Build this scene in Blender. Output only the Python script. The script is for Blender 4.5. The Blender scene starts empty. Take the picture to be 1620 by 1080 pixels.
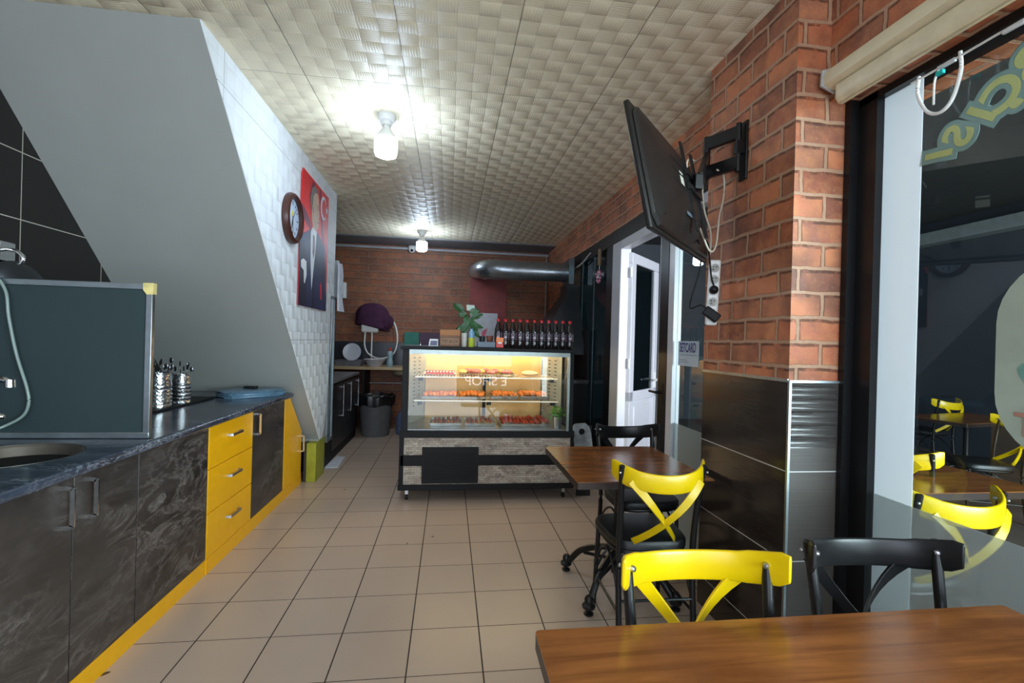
import bpy, bmesh, math, random
from mathutils import Vector, Matrix, Euler
random.seed(7)
C = bpy.context.scene.collection
R = math.radians
PI = math.pi
sc = bpy.context.scene

# ---------------------------------------------------------------- camera
FPX, YAW, PITCH, ROLL = 748.0, .1322, -.0006, .0275
cam_d = bpy.data.cameras.new('camera'); cam = bpy.data.objects.new('camera', cam_d); C.objects.link(cam)
cam_d.sensor_width = 36; cam_d.lens = FPX / 1620 * 36; cam_d.clip_start = .02
fw = Vector((math.sin(YAW)*math.cos(PITCH), math.cos(YAW)*math.cos(PITCH), math.sin(PITCH)))
rt0 = Vector((math.cos(YAW), -math.sin(YAW), 0)); up0 = rt0.cross(fw)
rt = rt0*math.cos(ROLL) + up0*math.sin(ROLL); up = -rt0*math.sin(ROLL) + up0*math.cos(ROLL)
m = Matrix((rt, up, -fw)).transposed().to_4x4(); m.translation = (0, 0, 1.44)
cam.matrix_world = m
sc.camera = cam

# ---------------------------------------------------------------- world, light, exposure
w = bpy.data.worlds.new('world'); sc.world = w; w.use_nodes = True
w.node_tree.nodes['Background'].inputs[0].default_value = (.60, .75, 1, 1)
w.node_tree.nodes['Background'].inputs[1].default_value = .9
BULB = 68.0
def area(name, loc, rot, sx, sy, power, col):
    l = bpy.data.lights.new(name, 'AREA'); l.shape = 'RECTANGLE'; l.size = sx; l.size_y = sy; l.energy = power; l.color = col
    o = bpy.data.objects.new(name, l); C.objects.link(o); o.location = loc; o.rotation_euler = rot
    return o
# daylight through the shopfront behind the camera
area('shopfront_daylight', (-.1, -2.75, 1.5), (R(90), 0, 0), 3.2, 2.3, 90, (.78, .88, 1))
# daylight falling into the terrace from its street end
area('terrace_daylight', (4.2, -2.6, 1.9), (R(80), 0, R(22)), 4.0, 2.2, 560, (.85, .93, 1))
sc.view_settings.view_transform = 'Standard'; sc.view_settings.look = 'None'
sc.view_settings.gamma = 1; sc.view_settings.use_curve_mapping = False
sc.view_settings.exposure = 0.45
sc.cycles.max_bounces = 8; sc.cycles.diffuse_bounces = 4; sc.cycles.glossy_bounces = 4
sc.cycles.transmission_bounces = 6; sc.cycles.transparent_max_bounces = 16
sc.cycles.use_denoising = True; sc.cycles.sample_clamp_indirect = 6

# ---------------------------------------------------------------- materials
class N:
    """tiny node-graph helper"""
    def __init__(s, name):
        s.m = bpy.data.materials.new(name); s.m.use_nodes = True; s.t = s.m.node_tree
        s.b = s.t.nodes['Principled BSDF']; s.out = s.t.nodes['Material Output']
    def n(s, typ, **kw):
        x = s.t.nodes.new(typ)
        for k, v in kw.items():
            if k.startswith('_'): setattr(x, k[1:], v)
            else: s.set(x, k.replace('_', ' '), v)
        return x
    def set(s, node, key, v):
        i = node.inputs[int(key[1:])] if key[0] == 'i' and key[1:].isdigit() else node.inputs[key]
        if isinstance(v, bpy.types.NodeSocket): s.t.links.new(v, i)
        elif isinstance(v, (tuple, list)) and len(v) == 3 and i.type == 'RGBA': i.default_value = (*v, 1)
        else: i.default_value = v
    def math(s, op, a, b=0, c=0):
        x = s.n('ShaderNodeMath', _operation=op)
        s.set(x, 'i0', a); s.set(x, 'i1', b)
        if op in ('MULTIPLY_ADD', 'COMPARE'): s.set(x, 'i2', c)
        return x.outputs[0]
    def uv(s, scale=(1, 1, 1), off=(0, 0, 0)):
        tc = s.n('ShaderNodeTexCoord'); mp = s.n('ShaderNodeMapping'); s.t.links.new(tc.outputs['UV'], mp.inputs[0])
        mp.inputs['Scale'].default_value = scale; mp.inputs['Location'].default_value = off
        return mp.outputs[0]
    def noise(s, vec, scale, detail=4, rough=.6, dist=0):
        x = s.n('ShaderNodeTexNoise', Scale=scale, Detail=detail, Roughness=rough, Distortion=dist)
        if vec is not None: s.t.links.new(vec, x.inputs['Vector'])
        return x.outputs['Fac']
    def ramp(s, fac, stops):
        x = s.n('ShaderNodeValToRGB'); s.t.links.new(fac, x.inputs[0]); e = x.color_ramp.elements
        while len(e) < len(stops): e.new(.5)
        for k, (p, c) in enumerate(stops): e[k].position = p; e[k].color = (*c, 1)
        return x.outputs[0]
    def mix(s, fac, a, b, mode='MIX'):
        x = s.n('ShaderNodeMix', _data_type='RGBA', _blend_type=mode)
        s.set(x, 'i0', fac)
        for i, v in ((6, a), (7, b)):
            if isinstance(v, bpy.types.NodeSocket): s.t.links.new(v, x.inputs[i])
            else: x.inputs[i].default_value = (*v, 1)
        return x.outputs[2]
    def bump(s, h, strength=.5, dist=.01, normal=None):
        x = s.n('ShaderNodeBump', Strength=strength, Distance=dist); s.t.links.new(h, x.inputs['Height'])
        if normal is not None: s.t.links.new(normal, x.inputs['Normal'])
        return x.outputs[0]
    def fin(s, color=None, rough=.5, metal=0, normal=None, spec=None, **kw):
        b = s.b
        if color is not None: s.set(b, 'Base Color', color)
        s.set(b, 'Roughness', rough); s.set(b, 'Metallic', metal)
        if normal is not None: s.t.links.new(normal, b.inputs['Normal'])
        if spec is not None: s.set(b, 'Specular IOR Level', spec)
        for k, v in kw.items(): s.set(b, k.replace('_', ' '), v)
        return s.m

_c = {}
def P(name, color, rough=.5, metal=0, bump=0, var=.12, scale=12, spec=None, **kw):
    """plain procedural material: slight mottling of colour and roughness"""
    if name in _c: return _c[name]
    g = N(name); v = g.uv(); f = g.noise(v, scale)
    lo = tuple(max(0, x*(1-var)) for x in color); hi = tuple(min(1, x*(1+var)) for x in color)
    col = g.ramp(f, [(.3, lo), (.7, hi)])
    nm = g.bump(g.noise(v, scale*6), bump, .004) if bump else None
    _c[name] = g.fin(col, rough, metal, nm, spec, **kw)
    return _c[name]

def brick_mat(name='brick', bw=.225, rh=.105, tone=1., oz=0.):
    g = N(name); v = g.uv(off=(0, oz, 0))
    wob = g.n('ShaderNodeTexNoise', Scale=9.0, Detail=3.0); g.t.links.new(v, wob.inputs['Vector'])
    sub = g.n('ShaderNodeVectorMath', _operation='SUBTRACT'); g.t.links.new(wob.outputs['Color'], sub.inputs[0]); sub.inputs[1].default_value = (.5, .5, .5)
    sca = g.n('ShaderNodeVectorMath', _operation='SCALE'); g.t.links.new(sub.outputs[0], sca.inputs[0]); sca.inputs['Scale'].default_value = .020
    add = g.n('ShaderNodeVectorMath', _operation='ADD'); g.t.links.new(v, add.inputs[0]); g.t.links.new(sca.outputs[0], add.inputs[1])
    def br(c1, c2, mo, ms, bias=0.):
        b = g.n('ShaderNodeTexBrick', Color1=c1, Color2=c2, Mortar=mo, Scale=1.0, Bias=bias)
        b.inputs['Mortar Size'].default_value = ms; b.inputs['Mortar Smooth'].default_value = .35
        b.inputs['Brick Width'].default_value = bw; b.inputs['Row Height'].default_value = rh
        g.t.links.new(add.outputs[0], b.inputs['Vector']); return b
    b = br((.0, .0, .0), (1, 1, 1), (.5, .5, .5), .0095)
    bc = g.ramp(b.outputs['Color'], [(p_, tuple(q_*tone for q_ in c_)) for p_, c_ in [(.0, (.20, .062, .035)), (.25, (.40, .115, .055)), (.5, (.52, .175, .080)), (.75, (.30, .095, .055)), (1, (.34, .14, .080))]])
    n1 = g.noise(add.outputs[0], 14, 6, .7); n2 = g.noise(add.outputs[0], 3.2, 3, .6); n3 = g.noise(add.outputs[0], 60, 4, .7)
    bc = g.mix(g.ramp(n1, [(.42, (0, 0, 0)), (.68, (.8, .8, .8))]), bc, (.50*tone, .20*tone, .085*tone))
    bc = g.mix(g.ramp(n2, [(.44, (0, 0, 0)), (.66, (.85, .85, .85))]), bc, (.15, .060, .038))
    bc = g.mix(g.ramp(n3, [(.55, (0, 0, 0)), (.8, (.45, .45, .45))]), bc, (.62, .36, .21))
    # dark lower lip that the printed bricks have along their joints
    b2 = br((0, 0, 0), (0, 0, 0), (1, 1, 1), .0145)
    off = g.n('ShaderNodeVectorMath', _operation='ADD'); g.t.links.new(add.outputs[0], off.inputs[0]); off.inputs[1].default_value = (0, .008, 0)
    g.t.links.new(off.outputs[0], b2.inputs['Vector'])
    dk = g.math('MULTIPLY', b2.outputs['Fac'], g.math('MULTIPLY', g.ramp(n1, [(.40, (0, 0, 0)), (.52, (1, 1, 1))]), .75))
    bc = g.mix(dk, bc, (.05, .018, .012))
    col = g.mix(b.outputs['Fac'], bc, g.mix(n3, (.27*tone, .145*tone, .085*tone), (.46*tone, .28*tone, .18*tone)))
    h = g.math('SUBTRACT', g.math('MULTIPLY', n1, .25), b.outputs['Fac'])
    return g.fin(col, g.ramp(n1, [(.3, (.45,)*3), (.8, (.7,)*3)]), 0, g.bump(h, .55, .006), .35)

def weave_mat(name, c_lo, c_hi, cell, depth, rib, rough, px, py, offx=0., offy=0.):
    """embossed foam panels: basket weave squares, plus panel seams of size px by py"""
    g = N(name); v = g.uv(off=(offx, offy, 0))
    sp = g.n('ShaderNodeSeparateXYZ'); g.t.links.new(v, sp.inputs[0])
    wv = g.noise(v, 7, 2); wob = g.math('MULTIPLY', g.math('SUBTRACT', wv, .5), .012)
    x = g.math('DIVIDE', g.math('ADD', sp.outputs[0], wob), cell); y = g.math('DIVIDE', g.math('ADD', sp.outputs[1], wob), cell)
    u, q = g.math('FRACT', x), g.math('FRACT', y)
    par = g.math('GREATER_THAN', g.math('MODULO', g.math('ADD', g.math('ADD', g.math('FLOOR', x), g.math('FLOOR', y)), 100), 2), .5)
    su = g.math('SINE', g.math('MULTIPLY', u, PI)); sq = g.math('SINE', g.math('MULTIPLY', q, PI))
    ha = g.math('MULTIPLY', g.math('POWER', su, .7), .9); hb = g.math('POWER', sq, .7)
    ra = g.math('MULTIPLY', g.math('SINE', g.math('ADD', g.math('MULTIPLY', q, 44), g.math('MULTIPLY', wv, 9))), rib)
    rb = g.math('MULTIPLY', g.math('SINE', g.math('ADD', g.math('MULTIPLY', u, 44), g.math('MULTIPLY', wv, 9))), rib)
    A = g.math('ADD', ha, ra); B = g.math('ADD', hb, rb)
    h = g.math('ADD', g.math('MULTIPLY', A, par), g.math('MULTIPLY', B, g.math('SUBTRACT', 1, par)))
    sx = g.math('LESS_THAN', g.math('FRACT', g.math('DIVIDE', sp.outputs[0], px)), .004/px)
    sy = g.math('LESS_THAN', g.math('FRACT', g.math('DIVIDE', sp.outputs[1], py)), .003/py)
    seam = g.math('MAXIMUM', sx, sy)
    h2 = g.math('SUBTRACT', h, g.math('MULTIPLY', seam, 1.2))
    n = g.noise(v, 2.2, 4)
    col = g.mix(n, c_lo, c_hi)
    groove = g.ramp(h, [(.02, (1, 1, 1)), (.22, (0, 0, 0))])
    col = g.mix(g.math('MULTIPLY', seam, .75), g.mix(g.math('MULTIPLY', groove, .25), col, tuple(k*.55 for k in c_lo)), (.06, .05, .04))
    return g.fin(col, rough, 0, g.bump(h2, 1.0, depth), .4)

def floor_mat():
    g = N('floor_tiles'); v = g.uv(); sp = g.n('ShaderNodeSeparateXYZ'); g.t.links.new(v, sp.inputs[0])
    T = .33
    x = g.math('DIVIDE', g.math('ADD', sp.outputs[0], 33 + 4.4385*T), T); y = g.math('DIVIDE', g.math('ADD', sp.outputs[1], 33 - 7.206*T), T)
    fx = g.math('ABSOLUTE', g.math('SUBTRACT', g.math('FRACT', g.math('ADD', x, .5)), .5)); fy = g.math('ABSOLUTE', g.math('SUBTRACT', g.math('FRACT', g.math('ADD', y, .5)), .5))
    gr = g.math('MAXIMUM', g.math('LESS_THAN', fx, .0095), g.math('LESS_THAN', fy, .0065))
    cb = g.n('ShaderNodeCombineXYZ'); g.t.links.new(g.math('FLOOR', x), cb.inputs[0]); g.t.links.new(g.math('FLOOR', y), cb.inputs[1])
    wn = g.n('ShaderNodeTexWhiteNoise'); g.t.links.new(cb.outputs[0], wn.inputs[0])
    n = g.noise(v, 2.5, 5); n2 = g.noise(v, 30, 4)
    col = g.mix(n, (.49, .375, .30), (.57, .44, .35))
    col = g.mix(g.math('MULTIPLY', wn.outputs['Value'], .30), col, (.44, .34, .275))
    spots = g.noise(v, 9, 2, .4); spots = g.ramp(spots, [(.775, (0, 0, 0)), (.785, (1, 1, 1))])
    col = g.mix(spots, col, (.05, .035, .025))
    col = g.mix(gr, col, (.035, .022, .018))
    rg = g.mix(gr, (.30, .30, .30), (.8, .8, .8))
    return g.fin(col, rg, 0, g.bump(g.math('SUBTRACT', g.math('MULTIPLY', n2, .04), gr), .5, .003), .5)

def marble(name, base, mid, light, scale, rough, amt=1.):
    """laminate print: soft dark clouds smeared along a slanted grain with wispy pale veins"""
    g = N(name); tc = g.n('ShaderNodeTexCoord'); mp = g.n('ShaderNodeMapping'); g.t.links.new(tc.outputs['UV'], mp.inputs[0])
    mp.inputs['Rotation'].default_value = (0, 0, R(-38)); mp.inputs['Scale'].default_value = (.55, 1.5, 1)
    v = mp.outputs[0]
    n1 = g.noise(v, scale, 8, .60, 1.2); n2 = g.noise(v, scale*1.6, 10, .66, 2.2); n3 = g.noise(v, scale*.7, 3, .5, .5); n4 = g.noise(v, scale*9, 5, .7, .6)
    col = g.ramp(n1, [(.32, base), (.55, mid), (.74, tuple(k*1.45 for k in mid))])
    soft = g.math('MAXIMUM', g.math('SUBTRACT', 1, g.math('MULTIPLY', g.math('ABSOLUTE', g.math('SUBTRACT', n2, .5)), 15)), 0)
    soft = g.math('MULTIPLY', g.math('POWER', soft, 1.6), g.ramp(n3, [(.42, (0, 0, 0)), (.66, (amt*.75,)*3)]))
    soft = g.math('MULTIPLY', soft, g.ramp(n4, [(.35, (.15,)*3), (.65, (1, 1, 1))]))
    col = g.mix(soft, col, light)
    return g.fin(col, rough, 0, None, .5)

def wood(name, dark, light, rough, along='x', scale=1., joints=0):
    g = N(name); sc_ = (1.3*scale, 16*scale, 16*scale) if along == 'x' else (16*scale, 1.3*scale, 16*scale)
    v = g.uv(sc_); n = g.noise(v, 1.2, 8, .6, .6); n2 = g.noise(g.uv(), 2.4*scale, 5, .6)
    col = g.ramp(n, [(.28, dark), (.75, light)])
    col = g.mix(g.ramp(n2, [(.4, (0, 0, 0)), (.7, (.55,)*3)]), col, dark)
    return g.fin(col, rough, 0, g.bump(n, .08, .002), .5)

def tile_mat(name, col1, col2, tw, th, ox, oz, grout, rough, wavy=0., jw=.003):
    g = N(name); v = g.uv(); sp = g.n('ShaderNodeSeparateXYZ'); g.t.links.new(v, sp.inputs[0])
    x = g.math('DIVIDE', g.math('ADD', sp.outputs[0], 60*tw-ox), tw); y = g.math('DIVIDE', g.math('ADD', sp.outputs[1], 60*th-oz), th)
    fx = g.math('ABSOLUTE', g.math('SUBTRACT', g.math('FRACT', g.math('ADD', x, .5)), .5)); fy = g.math('ABSOLUTE', g.math('SUBTRACT', g.math('FRACT', g.math('ADD', y, .5)), .5))
    gr = g.math('MAXIMUM', g.math('LESS_THAN', fx, jw/tw), g.math('LESS_THAN', fy, jw/th))
    n = g.noise(g.uv((2, 60, 1)), 2, 5, .6)
    col = g.mix(gr, g.mix(n, col1, col2), grout)
    nm = None
    if wavy: nm = g.bump(g.math('ADD', g.math('SINE', g.math('ADD', g.math('MULTIPLY', sp.outputs[1], 112), g.math('MULTIPLY', n, 1.2))), g.math('MULTIPLY', n, .5)), wavy, .005)
    return g.fin(col, g.mix(gr, (rough,)*3, (.8,)*3), 0, nm, .5)

def clear_glass(name, tint=(1, 1, 1), haze=0., ior=1.5, rough=0.0):
    g = N(name); g.t.nodes.remove(g.b)
    tr = g.n('ShaderNodeBsdfTransparent', Color=tint); gl = g.n('ShaderNodeBsdfGlossy', Roughness=rough)
    fr = g.n('ShaderNodeFresnel', IOR=ior); mx = g.n('ShaderNodeMixShader')
    geo = g.n('ShaderNodeNewGeometry'); 
    fac = g.math('MULTIPLY', fr.outputs[0], g.math('SUBTRACT', 1, geo.outputs['Backfacing']))
    g.t.links.new(fac, mx.inputs[0]); g.t.links.new(tr.outputs[0], mx.inputs[1]); g.t.links.new(gl.outputs[0], mx.inputs[2])
    last = mx.outputs[0]
    if haze:
        df = g.n('ShaderNodeBsdfDiffuse', Color=(.75, .82, .8)); m2 = g.n('ShaderNodeMixShader'); m2.inputs[0].default_value = haze
        g.t.links.new(last, m2.inputs[1]); g.t.links.new(df.outputs[0], m2.inputs[2]); last = m2.outputs[0]
    g.t.links.new(last, g.out.inputs[0])
    return g.m

def frosted(name, tint, diff, amt, rough=.35):
    g = N(name); g.t.nodes.remove(g.b)
    rf = g.n('ShaderNodeBsdfRefraction', Color=tint, Roughness=rough, IOR=1.02); df = g.n('ShaderNodeBsdfPrincipled'); g.set(df, 'Base Color', diff); g.set(df, 'Roughness', .35)
    mx = g.n('ShaderNodeMixShader'); mx.inputs[0].default_value = amt
    g.t.links.new(rf.outputs[0], mx.inputs[1]); g.t.links.new(df.outputs[0], mx.inputs[2]); g.t.links.new(mx.outputs[0], g.out.inputs[0])
    return g.m

def emit(name, col, s):
    g = N(name); return g.fin(col, .4, 0, Emission_Color=(*col, 1), Emission_Strength=s)

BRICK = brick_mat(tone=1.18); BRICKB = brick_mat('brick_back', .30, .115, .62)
CEIL = weave_mat('ceiling_foam', (.80, .69, .49), (.90, .82, .63), .1, .0065, .05, .50, .6, 3.0, .30, .02)
WHITEFOAM = weave_mat('white_foam', (.70, .72, .76), (.80, .82, .85), .105, .007, .02, .55, 1.4, 1.4)
FLOOR = floor_mat()
DOORM = marble('marble_laminate', (.012, .0095, .009), (.046, .037, .034), (.34, .30, .28), 2.4, .34, .85)
TOPM = marble('counter_laminate', (.012, .016, .028), (.034, .044, .068), (.30, .34, .42), 7., .20, 1.3)
YEL = P('yellow_laminate', (.92, .45, .0), .35, var=.04)
YELP = P('yellow_plastic', (.70, .47, .0), .30, var=.03, bump=.02)
BLK = P('black_paint', (.007, .007, .008), .34, spec=.4)
BLKM = P('black_matt', (.006, .006, .007), .6, spec=.3)
VINYL = P('black_vinyl', (.012, .013, .015), .38, bump=.15)
CHROME = P('chrome', (.75, .76, .78), .14, 1)
STEEL = P('steel', (.50, .52, .55), .32, 1)
ALU = P('aluminium', (.42, .47, .50), .35, 1)
ZINC = P('zinc_duct', (.33, .37, .41), .30, .9, bump=.1)
PVC = P('white_pvc', (.62, .63, .68), .3, var=.03)
WHITE = P('white_plastic', (.80, .80, .78), .35, var=.04)
CREAM = P('cream_blind', (.72, .62, .42), .45, var=.05)
PLASTER = P('grey_plaster', (.33, .33, .315), .7, var=.05, scale=1.5, bump=.12)
TABW = wood('walnut_laminate', (.12, .036, .010), (.42, .155, .040), .20)
OAK = wood('oak_board', (.45, .30, .15), (.68, .52, .32), .5)
STONE = None; CASEB = P('case_black', (.006, .006, .007), .55, spec=.25)
GLASS = clear_glass('window_glass', (.86, .93, .92))
CLEAR = clear_glass('clear_glass', (.97, .985, .98))
DTILE = tile_mat('dark_wall_tile', (.010, .008, .008), (.018, .015, .014), .62, .372, 2.97, 2.04, (.42, .38, .33), .16)
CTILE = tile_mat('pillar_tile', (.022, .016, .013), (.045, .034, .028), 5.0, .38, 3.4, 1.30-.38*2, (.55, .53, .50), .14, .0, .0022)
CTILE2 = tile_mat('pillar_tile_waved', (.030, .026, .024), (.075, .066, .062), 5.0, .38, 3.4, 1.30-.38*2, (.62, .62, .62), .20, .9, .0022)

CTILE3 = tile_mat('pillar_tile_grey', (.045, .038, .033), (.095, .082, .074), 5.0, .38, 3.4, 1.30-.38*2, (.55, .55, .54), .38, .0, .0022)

# ---------------------------------------------------------------- mesh builder
class MB:
    def __init__(s): s.bm = bmesh.new(); s.mats = []; s.cur = 0
    def mat(s, m):
        if m not in s.mats: s.mats.append(m)
        s.cur = s.mats.index(m); return s
    def _f(s, vs):
        try: f = s.bm.faces.new(vs); f.material_index = s.cur; return f
        except ValueError: return None
    def poly(s, pts): return s._f([s.bm.verts.new(p) for p in pts])
    def box(s, x0, x1, y0, y1, z0, z1, M=None):
        p = [Vector((x, y, z)) for x in (x0, x1) for y in (y0, y1) for z in (z0, z1)]
        if M is not None: p = [M @ q for q in p]
        v = [s.bm.verts.new(q) for q in p]
        for f in ((0, 1, 3, 2), (4, 6, 7, 5), (0, 4, 5, 1), (2, 3, 7, 6), (0, 2, 6, 4), (1, 5, 7, 3)): s._f([v[i] for i in f])
        return s
    def prism(s, pts, d):
        """closed polygon pts (3D) extruded by vector d"""
        d = Vector(d); a = [s.bm.verts.new(p) for p in pts]; b = [s.bm.verts.new(Vector(p)+d) for p in pts]; n = len(pts)
        s._f(a[::-1]); s._f(b)
        for i in range(n): s._f([a[i], a[(i+1) % n], b[(i+1) % n], b[i]])
        return s
    def loft(s, rings, cap=True, closed=True):
        R_ = [[s.bm.verts.new(p) for p in r] for r in rings]
        for a, b in zip(R_, R_[1:]):
            n = len(a)
            for i in range(n if closed else n-1): s._f([a[i], a[(i+1) % n], b[(i+1) % n], b[i]])
        if cap: s._f(R_[0][::-1]); s._f(R_[-1])
        return s
    def sweep(s, pts, prof, upv=(0, 0, 1), scales=None):
        """prof: list of (a, b) offsets along side and up"""
        pts = [Vector(p) for p in pts]; rings = []; upv = Vector(upv)
        for i, p in enumerate(pts):
            t = (pts[min(i+1, len(pts)-1)] - pts[max(i-1, 0)]).normalized()
            side = t.cross(upv)
            if side.length < 1e-4: side = t.cross(Vector((1, 0.01, 0)))
            side.normalize(); u2 = side.cross(t).normalized(); k = scales[i] if scales else 1
            rings.append([p + side*a*k + u2*b*k for a, b in prof])
        return s.loft(rings)
    def tube(s, pts, r, seg=10, upv=(.013, .021, 1), scales=None):
        return s.sweep(pts, [(r*math.cos(2*PI*k/seg), r*math.sin(2*PI*k/seg)) for k in range(seg)], upv, scales)
    def cyl(s, p0, p1, r0, r1=None, seg=20):
        r1 = r0 if r1 is None else r1; p0 = Vector(p0); p1 = Vector(p1); t = (p1-p0).normalized()
        a = t.orthogonal().normalized(); b = t.cross(a)
        return s.loft([[p + (a*math.cos(2*PI*k/seg) + b*math.sin(2*PI*k/seg))*r for k in range(seg)] for p, r in ((p0, r0), (p1, r1))])
    def lathe(s, prof, c=(0, 0, 0), seg=24, M=None, cap=True):
        c = Vector(c); rings = []
        for r, z in prof:
            ring = [Vector((max(r, 1e-4)*math.cos(2*PI*k/seg), max(r, 1e-4)*math.sin(2*PI*k/seg), z)) for k in range(seg)]
            rings.append([(M @ q if M is not None else q) + c for q in ring])
        return s.loft(rings, cap)
    def ball(s, c, rx, ry=None, rz=None, seg=12, M=None):
        ry = rx if ry is None else ry; rz = rx if rz is None else rz; c = Vector(c); rings = []
        for j in range(1, seg//2+1):
            a = PI*j/(seg//2+1)
            r = [Vector((rx*math.sin(a)*math.cos(2*PI*k/seg), ry*math.sin(a)*math.sin(2*PI*k/seg), -rz*math.cos(a))) for k in range(seg)]
            rings.append([(M @ q if M is not None else q)+c for q in r])
        return s.loft(rings)
    def build(s, name, mat=None, parent=None, world=True, bevel=0, seg=2, top=None, jitter=0):
        bm = s.bm
        if mat is not None and not s.mats: s.mats = [mat]
        bmesh.ops.recalc_face_normals(bm, faces=bm.faces[:])
        bm.normal_update()
        uvl = bm.loops.layers.uv.new('UV')
        for f in bm.faces:
            n = f.normal; ax = max(range(3), key=lambda i: abs(n[i])); f.smooth = True
            for l in f.loops:
                c = l.vert.co
                l[uvl].uv = (c.x, c.y) if ax == 2 else ((c.x, c.z) if ax == 1 else (c.y, c.z))
        for e in bm.edges:
            if len(e.link_faces) == 2 and e.calc_face_angle(0) > R(38): e.smooth = False
        off = Vector((0, 0, 0))
        if parent is not None and world:
            q = parent
            while q is not None: off += q.location; q = q.parent
        me = bpy.data.meshes.new(name)
        if parent is None and top is None and world:
            xs = [v.co for v in bm.verts]
            off = Vector(((min(v.x for v in xs)+max(v.x for v in xs))/2, (min(v.y for v in xs)+max(v.y for v in xs))/2, min(v.z for v in xs)))
        for v in bm.verts: v.co -= off
        bm.to_mesh(me); bm.free()
        for m_ in s.mats: me.materials.append(m_)
        o = bpy.data.objects.new(name, me); C.objects.link(o)
        if parent is None: o.location = off
        else: o.parent = parent
        if bevel:
            b = o.modifiers.new('bevel', 'BEVEL'); b.width = bevel; b.segments = seg; b.limit_method = 'ANGLE'; b.angle_limit = R(50); b.harden_normals = False
        return o

def thing(name, label, cat, loc=(0, 0, 0), rz=0, group=None):
    o = bpy.data.objects.new(name, None); C.objects.link(o); o.location = loc; o.rotation_euler = (0, 0, rz); o.empty_display_size = .1
    o['label'] = label; o['category'] = cat
    if group: o['group'] = group
    return o
def tag(o, label, cat, group=None):
    o['label'] = label; o['category'] = cat
    if group: o['group'] = group
    return o
ORD = ['leftmost', 'second from the left', 'third from the left', 'fourth from the left', 'fifth from the left', 'sixth from the left', 'seventh from the left', 'eighth from the left', 'ninth from the left', 'tenth from the left', 'eleventh from the left', 'twelfth from the left']
def nth(k, n): return 'rightmost' if k == n-1 else ORD[k]
def struct(o): o['kind'] = 'structure'; return o
def dup(o, loc=None, rz=None, label=None, parent=None):
    c = o.copy(); C.objects.link(c)
    if parent is not None: c.parent = parent
    if loc is not None: c.location = loc
    if rz is not None: c.rotation_euler = (0, 0, rz)
    if label: c['label'] = label
    for ch in [k for k in ALL() if k.parent == o]: dup(ch, parent=c)
    return c
def ALL(): return list(bpy.data.objects)
def text(name, s, size, mat, M, parent=None, ext=.0008, off=0., align='CENTER', spacing=1., bev=0.):
    """lettering as a mesh; M places the text plane (x right, y up)"""
    cu = bpy.data.curves.new('t', 'FONT'); cu.body = s; cu.size = size; cu.extrude = ext; cu.offset = off; cu.align_x = align; cu.align_y = 'CENTER'; cu.space_character = spacing; cu.bevel_depth = bev; cu.bevel_resolution = 2
    to = bpy.data.objects.new('t', cu); C.objects.link(to)
    dg = bpy.context.evaluated_depsgraph_get(); me = bpy.data.meshes.new_from_object(to.evaluated_get(dg))
    bpy.data.objects.remove(to); me.name = name; me.materials.clear(); me.materials.append(mat)
    o = None
    if bev: me.transform(Matrix.Diagonal((1, 1, .03, 1)))
    me.transform(M)
    if parent is not None:
        offv = Vector((0, 0, 0)); q = parent
        while q is not None: offv += q.location; q = q.parent
        me.transform(Matrix.Translation(-offv))
    o = bpy.data.objects.new(name, me); C.objects.link(o)
    if parent is not None: o.parent = parent
    return o
def frame_M(origin, xdir, ydir):
    x = Vector(xdir).normalized(); y = Vector(ydir).normalized(); z = x.cross(y)
    M_ = Matrix((x, y, z)).transposed().to_4x4(); M_.translation = origin; return M_
def arc(c, r, a0, a1, n, plane='xz'):
    out = []
    for k in range(n+1):
        a = a0+(a1-a0)*k/n
        d = {'xz': (math.cos(a), 0, math.sin(a)), 'xy': (math.cos(a), math.sin(a), 0), 'yz': (0, math.cos(a), math.sin(a))}[plane]
        out.append(Vector(c)+Vector(d)*r)
    return out
def smooth(pts, n=8):
    """Catmull-Rom through pts"""
    P_ = [Vector(p) for p in pts]; P_ = [P_[0]*2-P_[1]]+P_+[P_[-1]*2-P_[-2]]; out = []
    for i in range(1, len(P_)-2):
        a, b, c, d = P_[i-1:i+3]
        for k in range(n):
            t = k/n; out.append(.5*((2*b)+(c-a)*t+(2*a-5*b+4*c-d)*t*t+(3*b-a-3*c+d)*t**3))
    out.append(P_[-2]); return out

# ================================================================ SETTING
H = 3.0
XW = 1.70       # inner plane of the window side
XP = 1.43       # pillar's left face
struct(MB().box(-2.6, 1.80, -3.2, 8.25, -.1, 0).build('floor', FLOOR))
struct(MB().box(-2.6, 2.0, -2.7, 7.45, H, H+.1).build('ceiling', CEIL))
struct(MB().box(-2.6, 2.0, 7.45, 8.25, H-.02, H+.1).build('trim_1', P('dark_soffit', (.16, .16, .17), .6)))
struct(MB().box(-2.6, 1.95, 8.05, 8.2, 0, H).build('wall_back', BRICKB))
struct(MB().box(-2.50, -2.38, -2.7, 8.1, 0, H).build('wall_left', DTILE))
# stair: white panelled side wall over the sloping underside, reaching the ceiling
XS = -1.27
def zst(y): return 3.016 - 1.067*(y-2.53)
ytop = 2.53+(3.016-H)/1.067
b = MB()
prof = [(ytop, H), (4.985, zst(4.985)), (5.09, .40), (5.15, .50), (5.22, .72), (5.27, .98), (5.36, 1.3), (5.42, 1.85), (5.44, H)]
b.prism([(XS-.07, y, z) for y, z in prof], (.07, 0, 0))
struct(b.build('wall_stair', WHITEFOAM))
b = MB()
# sloping underside with its blunt lower end
yb = 4.985
b.prism([(-2.38, ytop, H-.001), (-2.38, yb, zst(yb)), (-2.38, yb-.02, zst(yb)-.02), (-2.38, yb+.12, .385), (-2.38, 5.35, .385), (-2.38, 5.35, .9), (-2.38, 3.0, H-.001)], (1.105, 0, 0))
struct(b.build('wall_stair_underside', PLASTER))
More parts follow.
